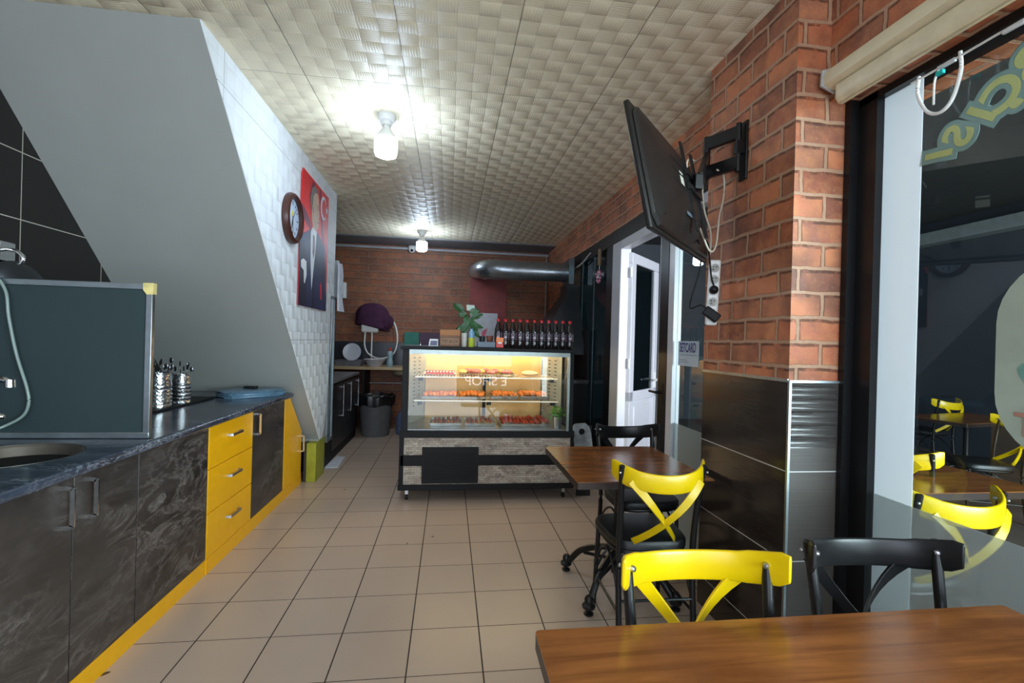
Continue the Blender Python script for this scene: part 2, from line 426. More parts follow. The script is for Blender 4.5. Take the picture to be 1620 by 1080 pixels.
# pillar
struct(MB().box(XP, 1.95, 1.83, 2.51, 1.30, H).build('wall_pillar', BRICK))
b = MB()
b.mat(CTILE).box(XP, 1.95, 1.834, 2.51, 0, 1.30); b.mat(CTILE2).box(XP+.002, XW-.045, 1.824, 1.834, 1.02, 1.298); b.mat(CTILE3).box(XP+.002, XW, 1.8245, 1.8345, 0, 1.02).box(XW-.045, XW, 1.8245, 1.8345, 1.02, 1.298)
struct(b.build('wall_pillar_tiles'))
b = MB(); b.box(XP-.006, XP+.005, 1.817, 1.828, 0, 1.305).box(XP-.006, XP+.001, 1.83, 2.51, 1.298, 1.312).box(XP, XW, 1.818, 1.828, 1.298, 1.308)
struct(b.build('trim_2', ALU))
# brick band above the openings
struct(MB().box(1.586, 1.95, -2.7, 1.83, 2.50, H).build('wall_right', BRICK))
struct(MB().box(1.67, 1.95, 2.51, 8.1, 2.60, H).build('wall_right_rear', BRICK))
struct(MB().box(1.672, 1.95, 7.0, 8.06, 0, 2.6).build('wall_right_corner', BRICK))
struct(MB().box(1.66, 1.80, 2.51, 7.0, 2.47, 2.60).build('trim_3', BLK))
# shopfront behind the camera: side piers and lintel around a wide opening
struct(MB().box(-2.5, -1.7, -2.7, -2.5, 0, H).box(1.5, 1.95, -2.7, -2.5, 0, 2.5).box(-1.7, 1.5, -2.7, -2.5, 2.6, H).build('wall_front', PLASTER))

# window_1: black posts, white strip, big pane with frosted lower band
g_ = N('white_film'); d_ = g_.n('ShaderNodeBsdfTranslucent', Color=(.92, .94, .97)); m_x = g_.n('ShaderNodeMixShader'); m_x.inputs[0].default_value = .5
g_.fin((.88, .90, .93), .45); g_.t.links.new(g_.b.outputs[0], m_x.inputs[1]); m_x.inputs[0].default_value = .6; g_.t.links.new(d_.outputs[0], m_x.inputs[2]); g_.t.links.new(m_x.outputs[0], g_.out.inputs[0]); TRL = g_.m
b = MB(); b.box(1.70, 1.80, 1.715, 1.83, 0, 2.5).box(1.66, 1.70, 1.80, 1.83, 0, 2.5)
struct(b.build('window_1_post', BLK))
w1 = struct(MB().box(1.735, 1.745, -2.5, 1.715, .02, 2.5).build('window_1', GLASS))
struct(MB().box(1.7335, 1.7348, 1.555, 1.714, .0, 2.5).build('trim_4', TRL))
struct(MB().box(1.66, 1.84, 1.815, 1.825, 0, .01).box(1.70, 1.80, -2.5, 1.715, 0, .03).box(1.70, 1.80, -2.5, 1.83, 2.47, 2.50).build('trim_5', BLK))
FILM = frosted('frosted_film', (.80, .84, .84), (.55, .60, .60), .42)
struct(MB().box(1.728, 1.732, -2.5, 1.71, .03, .862).build('window_1_film', FILM))

# right rear wall: window_2, door_1, window_3
b = MB(); b.box(1.665, 1.78, 3.46, 3.60, 0, 2.47).box(1.665, 1.78, 4.74, 4.93, 0, 2.47)
struct(b.build('trim_6', BLK))
b = MB(); b.box(1.67, 1.73, 3.37, 3.46, 0, 2.47).box(1.67, 1.73, 2.51, 3.46, 2.40, 2.47)
struct(b.build('window_2_frame', PVC))
struct(MB().box(1.70, 1.708, 2.51, 3.37, .0, 2.40).build('window_2', GLASS))
struct(MB().box(1.694, 1.698, 2.51, 3.37, .0, .86).build('window_2_film', FILM))
struct(MB().box(1.69, 1.70, 4.93, 7.0, 0, 2.47).build('window_3', clear_glass('dark_glass', (.22, .30, .31))))
b = MB()
for y in (5.45, 5.95, 6.5): b.box(1.685, 1.705, y-.012, y+.012, 0, 2.47)
struct(b.build('window_3_frame', P('dark_alu', (.10, .12, .13), .35, .6)))
b = MB(); b.box(1.662, 1.77, 4.50, 4.74, 0, 2.47).box(1.662, 1.77, 3.60, 4.50, 2.385, 2.47).box(1.67, 1.75, 3.60, 3.625, 0, 2.385)
struct(b.build('door_1_frame', PVC, bevel=.006))
# the open PVC door leaf
dv = Vector((.69, .72, 0)).normalized()
leaf = thing('door_1', 'open white plastic door leaf with tall glass pane and lower panel', 'door', (1.755, 4.49, 0)); leaf['kind'] = 'structure'
del leaf['label'], leaf['category']
an = math.atan2(dv.y, dv.x); leaf.rotation_euler = (0, 0, an)
L = .76
b = MB(); b.box(0, L, -.03, .03, .03, .13).box(0, L, -.03, .03, .87, .97).box(0, L, -.03, .03, 2.25, 2.35).box(0, .1, -.03, .03, .13, 2.25).box(L-.1, L, -.03, .03, .13, 2.25).box(.1, L-.1, -.012, .012, .13, .87).box(.16, L-.16, -.02, .02, .19, .81)
b.build('leaf_frame', PVC, leaf, world=False, bevel=.006)
MB().box(.1, L-.1, -.006, .006, .97, 2.25).build('pane', clear_glass('door_glass', (.25, .34, .35)), leaf, world=False)
b = MB(); b.cyl((L-.05, -.03, 1.06), (L-.05, -.085, 1.06), .012).cyl((L-.05, -.08, 1.06), (L-.19, -.08, 1.06), .010).box(L-.07, L-.03, -.038, -.03, .98, 1.14)
b.build('handle', WHITE, leaf, world=False)
b = MB()
for z in (.35, 1.25, 2.15): b.cyl((-.012, -.02, z-.05), (-.012, -.02, z+.05), .014)
b.build('hinges', WHITE, leaf, world=False)
b = MB(); b.box(1.66, 1.665, 3.50, 3.55, .98, 1.14).cyl((1.665, 3.525, 1.07), (1.61, 3.525, 1.07), .011).cyl((1.615, 3.525, 1.07), (1.615, 3.64, 1.07), .010)
struct(b.build('door_1_latch', BLK))

# back wall skin: dark splash band and red painted patch
struct(MB().box(-2.3, -.1, 8.03, 8.05, .95, 1.36).build('trim_7', P('dark_splash', (.03, .032, .04), .3)))
struct(MB().box(.33, .95, 8.03, 8.05, 1.3, 2.62).build('trim_8', P('red_panel', (.23, .03, .028), .5, var=.3, scale=4)))

# terrace outside the window side
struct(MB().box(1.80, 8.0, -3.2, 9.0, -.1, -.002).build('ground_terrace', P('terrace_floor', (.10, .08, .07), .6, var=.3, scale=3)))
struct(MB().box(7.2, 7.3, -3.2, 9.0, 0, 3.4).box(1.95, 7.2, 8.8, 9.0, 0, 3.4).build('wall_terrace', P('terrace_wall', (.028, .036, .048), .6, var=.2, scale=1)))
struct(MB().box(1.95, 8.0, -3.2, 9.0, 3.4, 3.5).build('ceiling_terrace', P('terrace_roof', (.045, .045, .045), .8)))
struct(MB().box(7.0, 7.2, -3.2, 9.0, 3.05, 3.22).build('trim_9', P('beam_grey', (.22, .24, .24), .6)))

# ================================================================ LIGHTS ON THE CEILING
bulb_m = emit('lit_bulb', (.66, .82, 1.0), BULB)
def bulb(loc, label, first=[None]):
    if first[0] is None:
        t = thing('ceiling_bulb', label, 'light bulb', loc, 0, 'bare ceiling bulbs')
        MB().lathe([(.062, 0), (.062, -.02), (.055, -.045), (.036, -.05), (.036, -.075)], seg=28).build('lamp_holder', WHITE, t, world=False)
        MB().lathe([(.022, -.07), (.030, -.10), (.062, -.145), (.072, -.165)], seg=28).build('bulb_neck', WHITE, t, world=False)
        MB().lathe([(.073, -.166), (.077, -.175), (.078, -.26), (.070, -.285), (.04, -.298), (0, -.30)], seg=28).build('bulb_diffuser', bulb_m, t, world=False)
        first[0] = t; return t
    return dup(first[0], loc, label=label)
bulb((-.476, 3.41, H), 'lit white bulb hanging from the ceiling near the clock and banner')
bulb((-.43, 6.96, H), 'smaller-looking lit white bulb at the far end near the back brick wall')
bulb((-.45, -.35, H), 'lit bulb on the ceiling behind the viewer')

# ================================================================ LEFT COUNTER
XF = -1.40
def vhandle(mb, y, z0, z1, x=XF):
    mb.sweep(smooth([(x, y, z1), (x+.026, y, z1-.004), (x+.030, y, z1-.02), (x+.030, y, z0+.02), (x+.026, y, z0+.004), (x, y, z0)], 4), [(-.008, -.003), (.008, -.003), (.008, .003), (-.008, .003)], (0, 1, 0))
def cabinet(y0, y1, label, doors, handles, mat):
    t = thing('base_cabinet', label, 'cabinet', (-1.7, (y0+y1)/2, 0), 0, 'base cabinets under the left counter')
    MB().box(-2.37, XF-.019, y0+.001, y1-.001, .09, .885).build('carcass', BLKM, t)
    for (a, c), hy in zip(doors, handles):
        d = MB().box(XF-.018, XF, a+.0025, c-.0025, .092, .882).build('door', mat, t, bevel=.0015)
        if hy is not None:
            h = MB(); vhandle(h, hy, .70, .85); h.build('handle', CHROME, d)
    return t
cabinet(.9, 1.62, 'dark marble-look cabinet nearest the lower left corner', [(.9, 1.62)], [None], DOORM)
cabinet(1.62, 2.38, 'dark marble-look double-door cabinet with chrome handles below the sink', [(1.62, 2.0), (2.0, 2.38)], [1.955, 2.075], DOORM)
cabinet(2.38, 3.02, 'wide dark marble-look cabinet without handle beside the yellow drawers', [(2.38, 3.02)], [None], DOORM)
cabinet(3.66, 4.33, 'dark marble-look cabinet between the yellow drawers and the yellow end door', [(3.66, 4.33)], [3.72], DOORM)
t = thing('drawer_unit', 'yellow three-drawer unit in the left counter', 'drawers', (-1.7, 3.34, 0))
MB().box(-2.37, XF-.019, 3.021, 3.659, .09, .885).build('carcass', BLKM, t)
for z0, z1 in ((.625, .882), (.36, .62), (.092, .355)):
    d = MB().box(XF-.018, XF+.002, 3.024, 3.656, z0, z1).build('drawer', YEL, t, bevel=.0015)
    zc = (z0+z1)/2+.03
    MB().sweep(smooth([(XF, 3.27, zc), (XF+.026, 3.275, zc), (XF+.030, 3.29, zc), (XF+.030, 3.41, zc), (XF+.026, 3.425, zc), (XF, 3.43, zc)], 4), [(-.003, -.008), (.003, -.008), (.003, .008), (-.003, .008)]).build('handle', STEEL, d)
# slanted end cabinet under the stair
t = thing('end_cabinet', 'yellow end cabinet with slanted top under the stair', 'cabinet', (-1.7, 4.58, 0))
y0, y1 = 4.334, 4.83
def zs2(y): return min(.882, zst(y)-.05)
pr = [(XF-.018, y0, .092), (XF-.018, y1, .092), (XF-.018, y1, zs2(y1)), (XF-.018, 4.46, .882), (XF-.018, y0, .882)]
d = MB().prism(pr, (.02, 0, 0)).build('door', YEL, t, bevel=.0015)
h = MB(); vhandle(h, 4.80, .32, .47, XF+.002); h.build('handle', CHROME, d)
MB().prism([(-2.37, p[1], p[2]) for p in pr], (2.37-1.418, 0, 0)).build('carcass', BLKM, t)
tag(MB().box(-1.44, XF-.001, .9, 3.02, 0, .09).build('plinth_board', YEL), 'nearer yellow plinth board along the floor under the dark cabinets', 'plinth', 'yellow plinth boards')
tag(MB().box(-1.44, XF+.004, 3.024, 4.84, 0, .09).build('plinth_board', YEL), 'farther yellow plinth board under the drawers and end cabinet', 'plinth', 'yellow plinth boards')
# worktop with round sink hole
SX, SY, SR = -1.72, 2.13, .225
t = thing('worktop', 'blue-black marble-look worktop with rounded front edge on the left counter', 'countertop', (-1.8, 2.6, .886))
b = MB(); z0, z1 = .886, .93
xa, xb, ya, yb2 = -2.375, -1.375, 1.75, 2.5
b.box(xa, xb, .9, ya, z0, z1)
yy = 4.47
b.prism([(xa, yb2, z0), (xb, yb2, z0), (xb, 4.42, z0), (-1.45, yy, z0), (xa, yy, z0)], (0, 0, z1-z0))
K = 48; ring = []; rect = []
for k in range(K):
    a = 2*PI*(k+.5)/K; ca, sa = math.cos(a), math.sin(a)
    ring.append((SX+SR*ca, SY+SR*sa))
    tx = ((xb-SX)/ca if ca > 0 else (xa-SX)/ca); ty = ((yb2-SY)/sa if sa > 0 else (ya-SY)/sa); q = min(tx, ty)
    rect.append([SX+q*ca, SY+q*sa])
for cx, cy in ((xa, ya), (xb, ya), (xb, yb2), (xa, yb2)):
    j = min(range(K), key=lambda i: (rect[i][0]-cx)**2+(rect[i][1]-cy)**2); rect[j] = [cx, cy]
for z in (z0, z1):
    va = [b.bm.verts.new((x, y, z)) for x, y in ring]; vb = [b.bm.verts.new((x, y, z)) for x, y in rect]
    for k in range(K): b._f([va[k], va[(k+1) % K], vb[(k+1) % K], vb[k]])
    if z == z0: v0, w0 = va, vb
for k in range(K):
    b._f([v0[k], v0[(k+1) % K], va[(k+1) % K], va[k]])
    b._f([w0[k], w0[(k+1) % K], vb[(k+1) % K], vb[k]])
b.build('slab', TOPM, t)
b = MB(); b.tube([(xb+.0, .9, .908), (xb, 4.41, .908)], .0218, 12); b.build('front_edge', TOPM, t)
b = MB(); b.lathe([(SR-.001, .931), (SR-.001, .929), (SR-.004, .930), (SR-.012, .92), (SR-.03, .84), (SR-.10, .775), (.03, .765), (.03, .76), (SR-.10, .769), (SR-.026, .838), (SR-.004, .925)], (SX, SY, 0), 40, cap=False)
tag(b.build('sink_bowl', P('old_steel', (.16, .145, .125), .42, .8)), 'round dull steel sink bowl sunk into the left worktop', 'sink')
t = thing('faucet', 'chrome faucet over the round sink behind the screen', 'tap', (-2.0, 2.1, .93))
MB().lathe([(.03, 0), (.03, .01), (.02, .02), (.016, .12), (.018, .15)], (-2.02, 2.1, .93)).build('body', CHROME, t)
MB().tube(smooth([(-2.02, 2.1, 1.06), (-2.02, 2.1, 1.18), (-1.98, 2.1, 1.235), (-1.85, 2.1, 1.24), (-1.73, 2.1, 1.235), (-1.705, 2.1, 1.215)], 6), .013).cyl((-1.705, 2.1, 1.235), (-1.703, 2.1, 1.205), .017).build('spout', CHROME, t)
MB().cyl((-2.02, 2.1, 1.08), (-1.80, 2.1, 1.09), .011).ball((-1.75, 2.1, 1.09), .035, .02, .016).build('lever', CHROME, t)
# frosted screen standing on the worktop
t = thing('glass_screen', 'frosted dark glass screen in an aluminium frame on the worktop', 'screen', (-1.9, 2.46, .93))
sx0, sx1, sy = -2.36, -1.40, 2.46; zt = 1.665
b = MB(); b.box(sx0, sx1, sy-.012, sy+.012, .932, .96).box(sx0, sx1, sy-.012, sy+.012, zt-.028, zt).box(sx0, sx0+.028, sy-.012, sy+.012, .96, zt-.028).box(sx1-.028, sx1, sy-.012, sy+.012, .96, zt-.028)
b.build('frame', ALU, t, bevel=.002)
MB().box(sx0+.02, sx1-.02, sy-.003, sy+.003, .95, zt-.02).build('pane', frosted('smoked_film', (.22, .32, .32), (.055, .082, .088), .55, .18), t)
MB().prism([(sx1-.04, sy-.0145, zt+.003), (sx1+.004, sy-.0145, zt+.003), (sx1+.004, sy-.0145, zt-.05), (sx1-.024, sy-.0145, zt-.052), (sx1-.04, sy-.0145, zt-.03)], (0, .029, 0)).build('corner_tape', P('yellowed_tape', (.62, .50, .20), .5, var=.3), t)
tag(MB().tube(smooth([(-2.12, 2.50, 1.60), (-2.10, 2.48, 1.675), (-2.05, 2.44, 1.672), (-2.0, 2.432, 1.60), (-1.985, 2.43, 1.49), (-1.95, 2.43, 1.32), (-1.905, 2.43, 1.17), (-1.895, 2.43, 1.095), (-1.92, 2.43, 1.035), (-1.98, 2.40, .99), (-2.02, 2.30, .96), (-2.02, 2.16, .95)], 6), .0065).build('tap_hose', P('grey_hose', (.20, .25, .24), .3)), 'thin grey hose hanging over the left part of the dark glass screen', 'hose')
b = thing('wall_hook', 'chrome hook on the dark tiled wall above the screen', 'hook', (-2.36, 2.88, 1.80))
MB().box(-2.379, -2.365, 2.83, 2.93, 1.79, 1.90).build('plate', CHROME, b, bevel=.008)
MB().tube(smooth([(-2.365, 2.88, 1.86), (-2.32, 2.88, 1.85), (-2.29, 2.88, 1.82), (-2.30, 2.88, 1.79), (-2.33, 2.88, 1.78)], 5), .010).build('prong', CHROME, b)
b = MB(); b.lathe([(.0, .05), (.12, .045), (.22, .02), (.245, 0), (.25, -.006), (.0, -.01)], (-2.30, 2.86, 1.545), 36, Matrix.Rotation(R(90), 4, 'Y'))
tag(b.build('pan_lid', P('dark_lid', (.03, .032, .035), .3, .5)), 'dark round lid hanging from the chrome hook above the screen', 'lid')
# cutlery on tray
t = tag(MB().prism([(-2.2, 3.22, .9305), (-1.80, 3.22, .9305), (-1.80, 3.98, .9305), (-2.2, 3.98, .9305)], (0, 0, .014)).build('black_tray', BLKM, bevel=.004), 'flat black tray under the two cutlery canisters', 'tray')
emb = N('hammered_steel'); vv = emb.uv((1, 1, 1)); vo = emb.n('ShaderNodeTexVoronoi', Scale=70.0); emb.t.links.new(vv, vo.inputs['Vector'])
HAM = emb.fin((.72, .73, .76), .22, 1, emb.bump(vo.outputs['Distance'], .6, .004))
def canister(x, y, r, h, label, n):
    t = thing('cutlery_canister', label, 'canister', (x, y, .945), 0, 'chrome cutlery canisters')
    pr = [(r*.98, 0), (r*.98, .012)]
    for k in range(4):
        z = .018+k*.026; pr += [(r*.93, z), (r*1.0, z+.006), (r*1.0, z+.018), (r*.93, z+.023)]
    pr += [(r*.94, .125), (r*.98, .14), (r*.9, h*.8), (r*.86, h-.01), (r*.93, h-.006), (r*.93, h), (r*.8, h), (r*.8, .05), (.001, .05)]
    MB().lathe(pr, (x, y, .945), 28).build('cup', HAM, t)
    for k in range(n):
        a = PI-PI*(k+.5)/n if k % 2 else PI+PI*(k+.5)/n; q = random.uniform(.2, .6)*r; dx, dy = math.cos(a)*q, math.sin(a)*q; L_ = random.uniform(.03, .085)
        tip = Vector((x+dx*2.4, y+dy*2.4, .945+h+L_)); bot = Vector((x+dx*.5, y+dy*.5, .945+.07))
        c = MB(); c.tube([bot, bot.lerp(tip, .8)], .003, 6); c.ball(tip, .012, .005, .022, 8, Matrix.Rotation(a, 3, 'Z'))
        tag(c.build('cutlery_piece', P('dark_cutlery', (.10, .10, .11), .25, .9)), 'dark metal cutlery in the '+('larger' if r > .06 else 'smaller')+' chrome canister, '+nth(k, n), 'cutlery', 'cutlery in the '+('larger' if r > .06 else 'smaller')+' canister')
canister(-1.895, 3.40, .078, .225, 'larger embossed chrome canister of cutlery right behind the screen', 9)
canister(-1.865, 3.62, .058, .20, 'smaller embossed chrome canister of cutlery, farther from the screen', 8)
# blue bag pack
def blob_sheet(name, outline, z0, hts, mat, label, cat, seed=3, group=None):
    random.seed(seed); b = MB(); rings = []; n = len(outline); cx = sum(p[0] for p in outline)/n; cy = sum(p[1] for p in outline)/n
    for k, (s_, z) in enumerate(hts):
        rings.append([Vector((cx+(x-cx)*s_*random.uniform(.97, 1.03), cy+(y-cy)*s_*random.uniform(.97, 1.03), z0+z+random.uniform(-.002, .002)*(k > 0))) for x, y in outline])
    b.loft(rings)
    return tag(b.build(name, mat), label, cat, group)
BAG = P('blue_bag', (.10, .19, .28), .25, bump=.5, var=.4, scale=9)
def outl(pts, k=3): return [(p.x, p.y) for p in smooth([(x, y, 0) for x, y in pts+[pts[0]]], k)][:-1]
blob_sheet('plastic_bag', outl([(-1.86, 4.10), (-1.66, 3.93), (-1.42, 4.14), (-1.39, 4.30), (-1.52, 4.40), (-1.78, 4.38)]), .9305, [(1, 0), (1.02, .008), (1, .018), (1.03, .024), (.98, .034), (1.01, .042), (.92, .05)], BAG, 'folded blue plastic bags lying at the far end of the left worktop', 'plastic bag')
tag(MB().box(-1.70, -1.60, 4.22, 4.28, .983, 1.0).build('black_clip', BLKM, bevel=.004), 'small black clip lying on the folded blue bags', 'clip')
# green painted stair base
b = MB(); b.box(-1.36, -1.27, 4.865, 5.19, .0, .384)
tag(b.build('green_block', P('olive_paint', (.30, .30, .018), .45, var=.25, scale=5), bevel=.004), 'olive green painted block under the stair foot', 'block')
tag(MB().box(-1.385, -1.361, 4.87, 5.10, 0, .384).build('dark_block_face', P('dark_face', (.035, .022, .018), .6)), 'dark left face of the olive green block', 'board')  # dark left face of the green block, built as a separate thin piece

# ================================================================ WALL CLOCK and BANNER
t = thing('wall_clock', 'round brown wall clock with a pale blue dial on the white wall', 'clock', (XS, 3.93, 2.36))
My = Matrix.Rotation(R(90), 4, 'Y')
MB().lathe([(.155, .0), (.195, .0), (.20, .02), (.19, .045), (.172, .055), (.158, .045), (.155, .02)], (XS+.001, 3.93, 2.36), 44, My, cap=False).build('rim', P('clock_wood', (.055, .018, .014), .3), t)
b = MB().mat(P('dial', (.55, .64, .80), .4, var=.03)).lathe([(.0, .012), (.157, .012), (.157, .018), (.0, .018)], (XS+.001, 3.93, 2.36), 44, My).mat(BLKM)
for k in range(12):
    a = PI/6*k; L_ = .022 if k % 3 else .032
    M_ = Matrix.Translation((XS+.020, 3.93, 2.36)) @ Matrix.Rotation(a, 4, 'X')
    b.box(-.0005, .0008, -.004, .004, .135-L_, .135, M_)
b.build('dial', None, t)
for L_, wd, a in ((.085, .006, 200), (.12, .004, 178), (.13, .0015, 40)):
    M_ = Matrix.Translation((XS+.023, 3.93, 2.36)) @ Matrix.Rotation(-R(a), 4, 'X')
    MB().box(0, .0015, -wd, wd, -.02, L_, M_).build('hand', BLKM, t)
MB().cyl((XS+.0195, 3.93, 2.40), (XS+.021, 3.93, 2.40), .022).build('emblem', P('yellow_emblem', (.7, .6, .1), .5), t)
# banner
t = thing('flag_banner', 'tall red flag banner with a man in a navy suit', 'banner', (XS+.01, 4.62, 1.694))
X0 = XS+.012
b = MB(); cols = dict(red=P('banner_red', (.72, .012, .018), .5, var=.15, scale=3), fold=P('banner_fold', (.16, .01, .05), .5), navy=P('banner_navy', (.012, .024, .085), .5, var=.5, scale=3), navyd=P('banner_navy_dark', (.006, .010, .03), .5),
    skin=P('banner_skin', (.62, .42, .30), .5), hair=P('banner_hair', (.16, .15, .14), .5), white=P('banner_white', (.78, .80, .85), .5, var=.04), tie=P('banner_tie', (.14, .07, .08), .5))
b.mat(cols['red']).prism([(X0-.006, 4.14, 1.694), (X0-.006, 5.045, 1.694), (X0-.006, 5.045, 2.85), (X0-.006, 4.20, 2.86), (X0-.006, 4.17, 2.80)], (.006, 0, 0))
BB = b
def patch(name, key, pts, lvl, parent=t):
    if isinstance(pts[0][0], (int, float)): pts = [pts]
    b = BB.mat(cols[key])
    for q in pts: b.prism([(X0+lvl*.0006, min(max(y, 4.142), 5.043), z) for y, z in q], (.0005, 0, 0))
patch('shadow_fold', 'fold', [[(4.17, 2.56), (4.296, 2.52), (4.43, 2.464), (4.459, 2.38), (4.345, 2.41), (4.19, 2.45)], [(4.482, 2.845), (4.559, 2.833), (4.563, 2.787), (4.415, 2.629), (4.40, 2.70)], [(4.70, 2.84), (4.75, 2.84), (4.86, 2.45), (4.98, 2.25), (4.93, 2.25), (4.80, 2.45)]], 1)
patch('suit', 'navy', [(4.142, 2.22), (4.20, 2.30), (4.42, 2.385), (4.50, 2.40), (4.634, 2.418), (4.80, 2.373), (4.93, 2.30), (4.985, 2.10), (5.0, 1.9), (5.043, 1.85), (5.043, 1.694), (4.142, 1.694)], 2)
patch('coat_shadow', 'navyd', [[(4.142, 2.20), (4.25, 2.26), (4.33, 2.15), (4.36, 1.9), (4.35, 1.696), (4.142, 1.696)], [(4.60, 2.1), (4.53, 1.85), (4.55, 1.696), (4.60, 1.696)]], 3)
patch('shirt', 'white', [(4.445, 2.374), (4.498, 2.428), (4.59, 2.415), (4.634, 2.418), (4.60, 2.221), (4.511, 1.857), (4.46, 2.115)], 4)
patch('tie', 'tie', [(4.515, 2.36), (4.565, 2.36), (4.576, 2.304), (4.58, 2.217), (4.544, 2.143), (4.510, 2.203)], 5)
patch('face', 'skin', [(4.456, 2.582), (4.46, 2.66), (4.50, 2.74), (4.58, 2.775), (4.65, 2.755), (4.675, 2.69), (4.680, 2.635), (4.705, 2.57), (4.688, 2.555), (4.692, 2.51), (4.67, 2.45), (4.59, 2.41), (4.50, 2.43), (4.46, 2.50)], 5)
patch('hair', 'hair', [(4.43, 2.57), (4.40, 2.66), (4.43, 2.755), (4.52, 2.805), (4.62, 2.80), (4.655, 2.765), (4.56, 2.755), (4.50, 2.71), (4.485, 2.64), (4.465, 2.575)], 6)
patch('face_features', 'hair', [[(4.60, 2.655), (4.66, 2.648), (4.66, 2.640), (4.60, 2.645)], [(4.625, 2.628), (4.655, 2.626), (4.655, 2.617), (4.625, 2.619)], [(4.63, 2.503), (4.685, 2.508), (4.685, 2.500), (4.63, 2.495)], [(4.49, 2.60), (4.51, 2.61), (4.51, 2.55), (4.495, 2.555)]], 6)
patch('hand', 'white', [(4.182, 2.076), (4.25, 2.10), (4.333, 2.088), (4.348, 1.969), (4.304, 1.89), (4.28, 1.90), (4.265, 2.0), (4.19, 2.02)], 6)
cr = [(4.855+.105*math.cos(a), 2.69+.115*math.sin(a)) for a in [R(35+290*k/22) for k in range(23)]] + [(4.875+.082*math.cos(a), 2.69+.090*math.sin(a)) for a in [R(320-280*k/20) for k in range(21)]]
patch('crescent', 'white', cr, 2)
st = [(4.975+(.045 if k % 2 == 0 else .018)*math.cos(R(90+36*k)), 2.70+(.045 if k % 2 == 0 else .018)*math.sin(R(90+36*k))) for k in range(10)]
patch('star', 'white', st, 2)
patch('red_ribbon', 'red', [(4.80, 1.93), (4.83, 1.97), (4.86, 1.89), (4.867, 1.793), (4.82, 1.80)], 3)

BB.build('cloth', None, t)

# ================================================================ FAR LEFT: glass cabinet, kitchen units, back counter
t = thing('glass_cabinet', 'tall aluminium-framed glass cabinet behind the end of the white wall', 'cabinet', (-1.6, 5.4, 0))
MB().box(-1.95, -1.305, 5.26, 5.60, 0, .30).build('plinth', BLKM, t)
b = MB()
for y in (5.27, 5.475): b.box(-1.30, -1.265, y-.014, y+.014, .33, 1.86)
b.box(-1.30, -1.265, 5.27, 5.489, .30, .335).box(-1.30, -1.265, 5.27, 5.489, 1.845, 1.875)
b.build('frame', ALU, t)
MB().box(-1.288, -1.282, 5.27, 5.475, .33, 1.85).build('pane', frosted('teal_glass', (.16, .30, .32), (.04, .10, .11), .5, .1), t)
MB().box(-1.95, -1.30, 5.465, 5.485, .30, 1.87).build('side_panel', P('dark_side', (.05, .06, .065), .4), t)
blob_sheet('paper_sheets', outl([(-1.315, 5.36), (-1.17, 5.38), (-1.19, 5.83), (-1.29, 5.86)], 1), .0, [(1, 0.001), (1.02, .004), (.98, .009), (1, .014)], P('paper', (.62, .64, .70), .6), 'small pile of white paper on the floor near the olive block', 'paper')
t = thing('kitchen_unit', 'black kitchen base unit with long handles along the far left', 'cabinet', (-1.6, 6.8, 0))
MB().box(-1.98, -1.32, 5.62, 7.14, 0, .90).build('carcass', BLKM, t)
for a, c in ((5.63, 6.16), (6.17, 6.62), (6.63, 7.13)):
    d = MB().box(-1.32, -1.30, a, c, .12, .88).build('door', BLK, t)
    MB().cyl((-1.28, c-.06, .45), (-1.28, c-.06, .84), .006).box(-1.30, -1.28, c-.064, c-.056, .46, .47).box(-1.30, -1.28, c-.064, c-.056, .81, .82).build('handle', CHROME, d)
MB().box(-2.0, -1.29, 5.61, 7.15, .90, .93).build('top', P('grey_top', (.16, .16, .17), .4), t)
t = thing('sink_counter', 'pale wood sink counter along the back brick wall', 'countertop', (-1.1, 7.75, 0))
MB().box(-2.0, -.25, 7.43, 8.025, .945, .99).build('worktop', OAK, t, bevel=.003)
for x in (-1.98, -1.30, -.29): MB().box(x, x+.03, 7.47, 8.02, 0, .945).build('side_panel', BLKM, t)
b = MB(); b.lathe([(.19, .944), (.18, .87), (.12, .84), (.02, .835), (.02, .83), (.13, .835), (.19, .865)], (-.70, 7.7, 0), 28, cap=False); b.build('sink_underside', P('old_sink', (.30, .25, .17), .5), t)
MB().tube(smooth([(-.70, 7.7, .84), (-.70, 7.7, .74), (-.72, 7.72, .70), (-.74, 7.78, .74), (-.74, 8.0, .76)], 5), .02).build('drain_pipe', P('grey_pipe', (.3, .3, .28), .5), t)
MB().cyl((-1.27, 7.95, .70), (-.29, 7.95, .70), .008).build('towel_rail', STEEL, t)
BINM = P('grey_bin', (.12, .125, .13), .6)
t = thing('waste_bin', 'grey round waste bin lined with a black bag', 'bin', (-1.045, 7.42, 0))
MB().lathe([(.19, 0), (.20, .02), (.245, .52), (.25, .53), (.235, .53), (.19, .03), (0, .03)], (-1.045, 7.21, 0), 32).build('body', BINM, t)
b = MB(); pts = []
for z, r in ((.45, .252), (.53, .262), (.58, .26), (.60, .235), (.57, .21), (.45, .20)):
    pts.append([Vector((-1.045+r*(1+.04*math.sin(9*a)+.02*math.sin(17*a))*math.cos(a), 7.21+r*(1+.04*math.sin(9*a)+.02*math.cos(13*a))*math.sin(a), z+.015*math.sin(5*a))) for a in [2*PI*k/40 for k in range(40)]])
b.loft(pts, cap=True); b.build('bin_bag', P('black_bag', (.012, .012, .014), .25, bump=.4), t)
t = thing('water_jug', 'bluish plastic water bottle on the floor beside the bin', 'bottle', (-.66, 7.25, 0))
MB().lathe([(.085, 0), (.095, .02), (.095, .11), (.088, .13), (.095, .15), (.095, .25), (.06, .32), (.028, .35)], (-.66, 7.25, 0)).build('body', P('blue_plastic', (.10, .14, .24), .2), t)
MB().lathe([(.03, .35), (.032, .36), (.032, .385), (0, .39)], (-.66, 7.25, 0)).build('cap', P('blue_cap', (.10, .15, .4), .4), t)
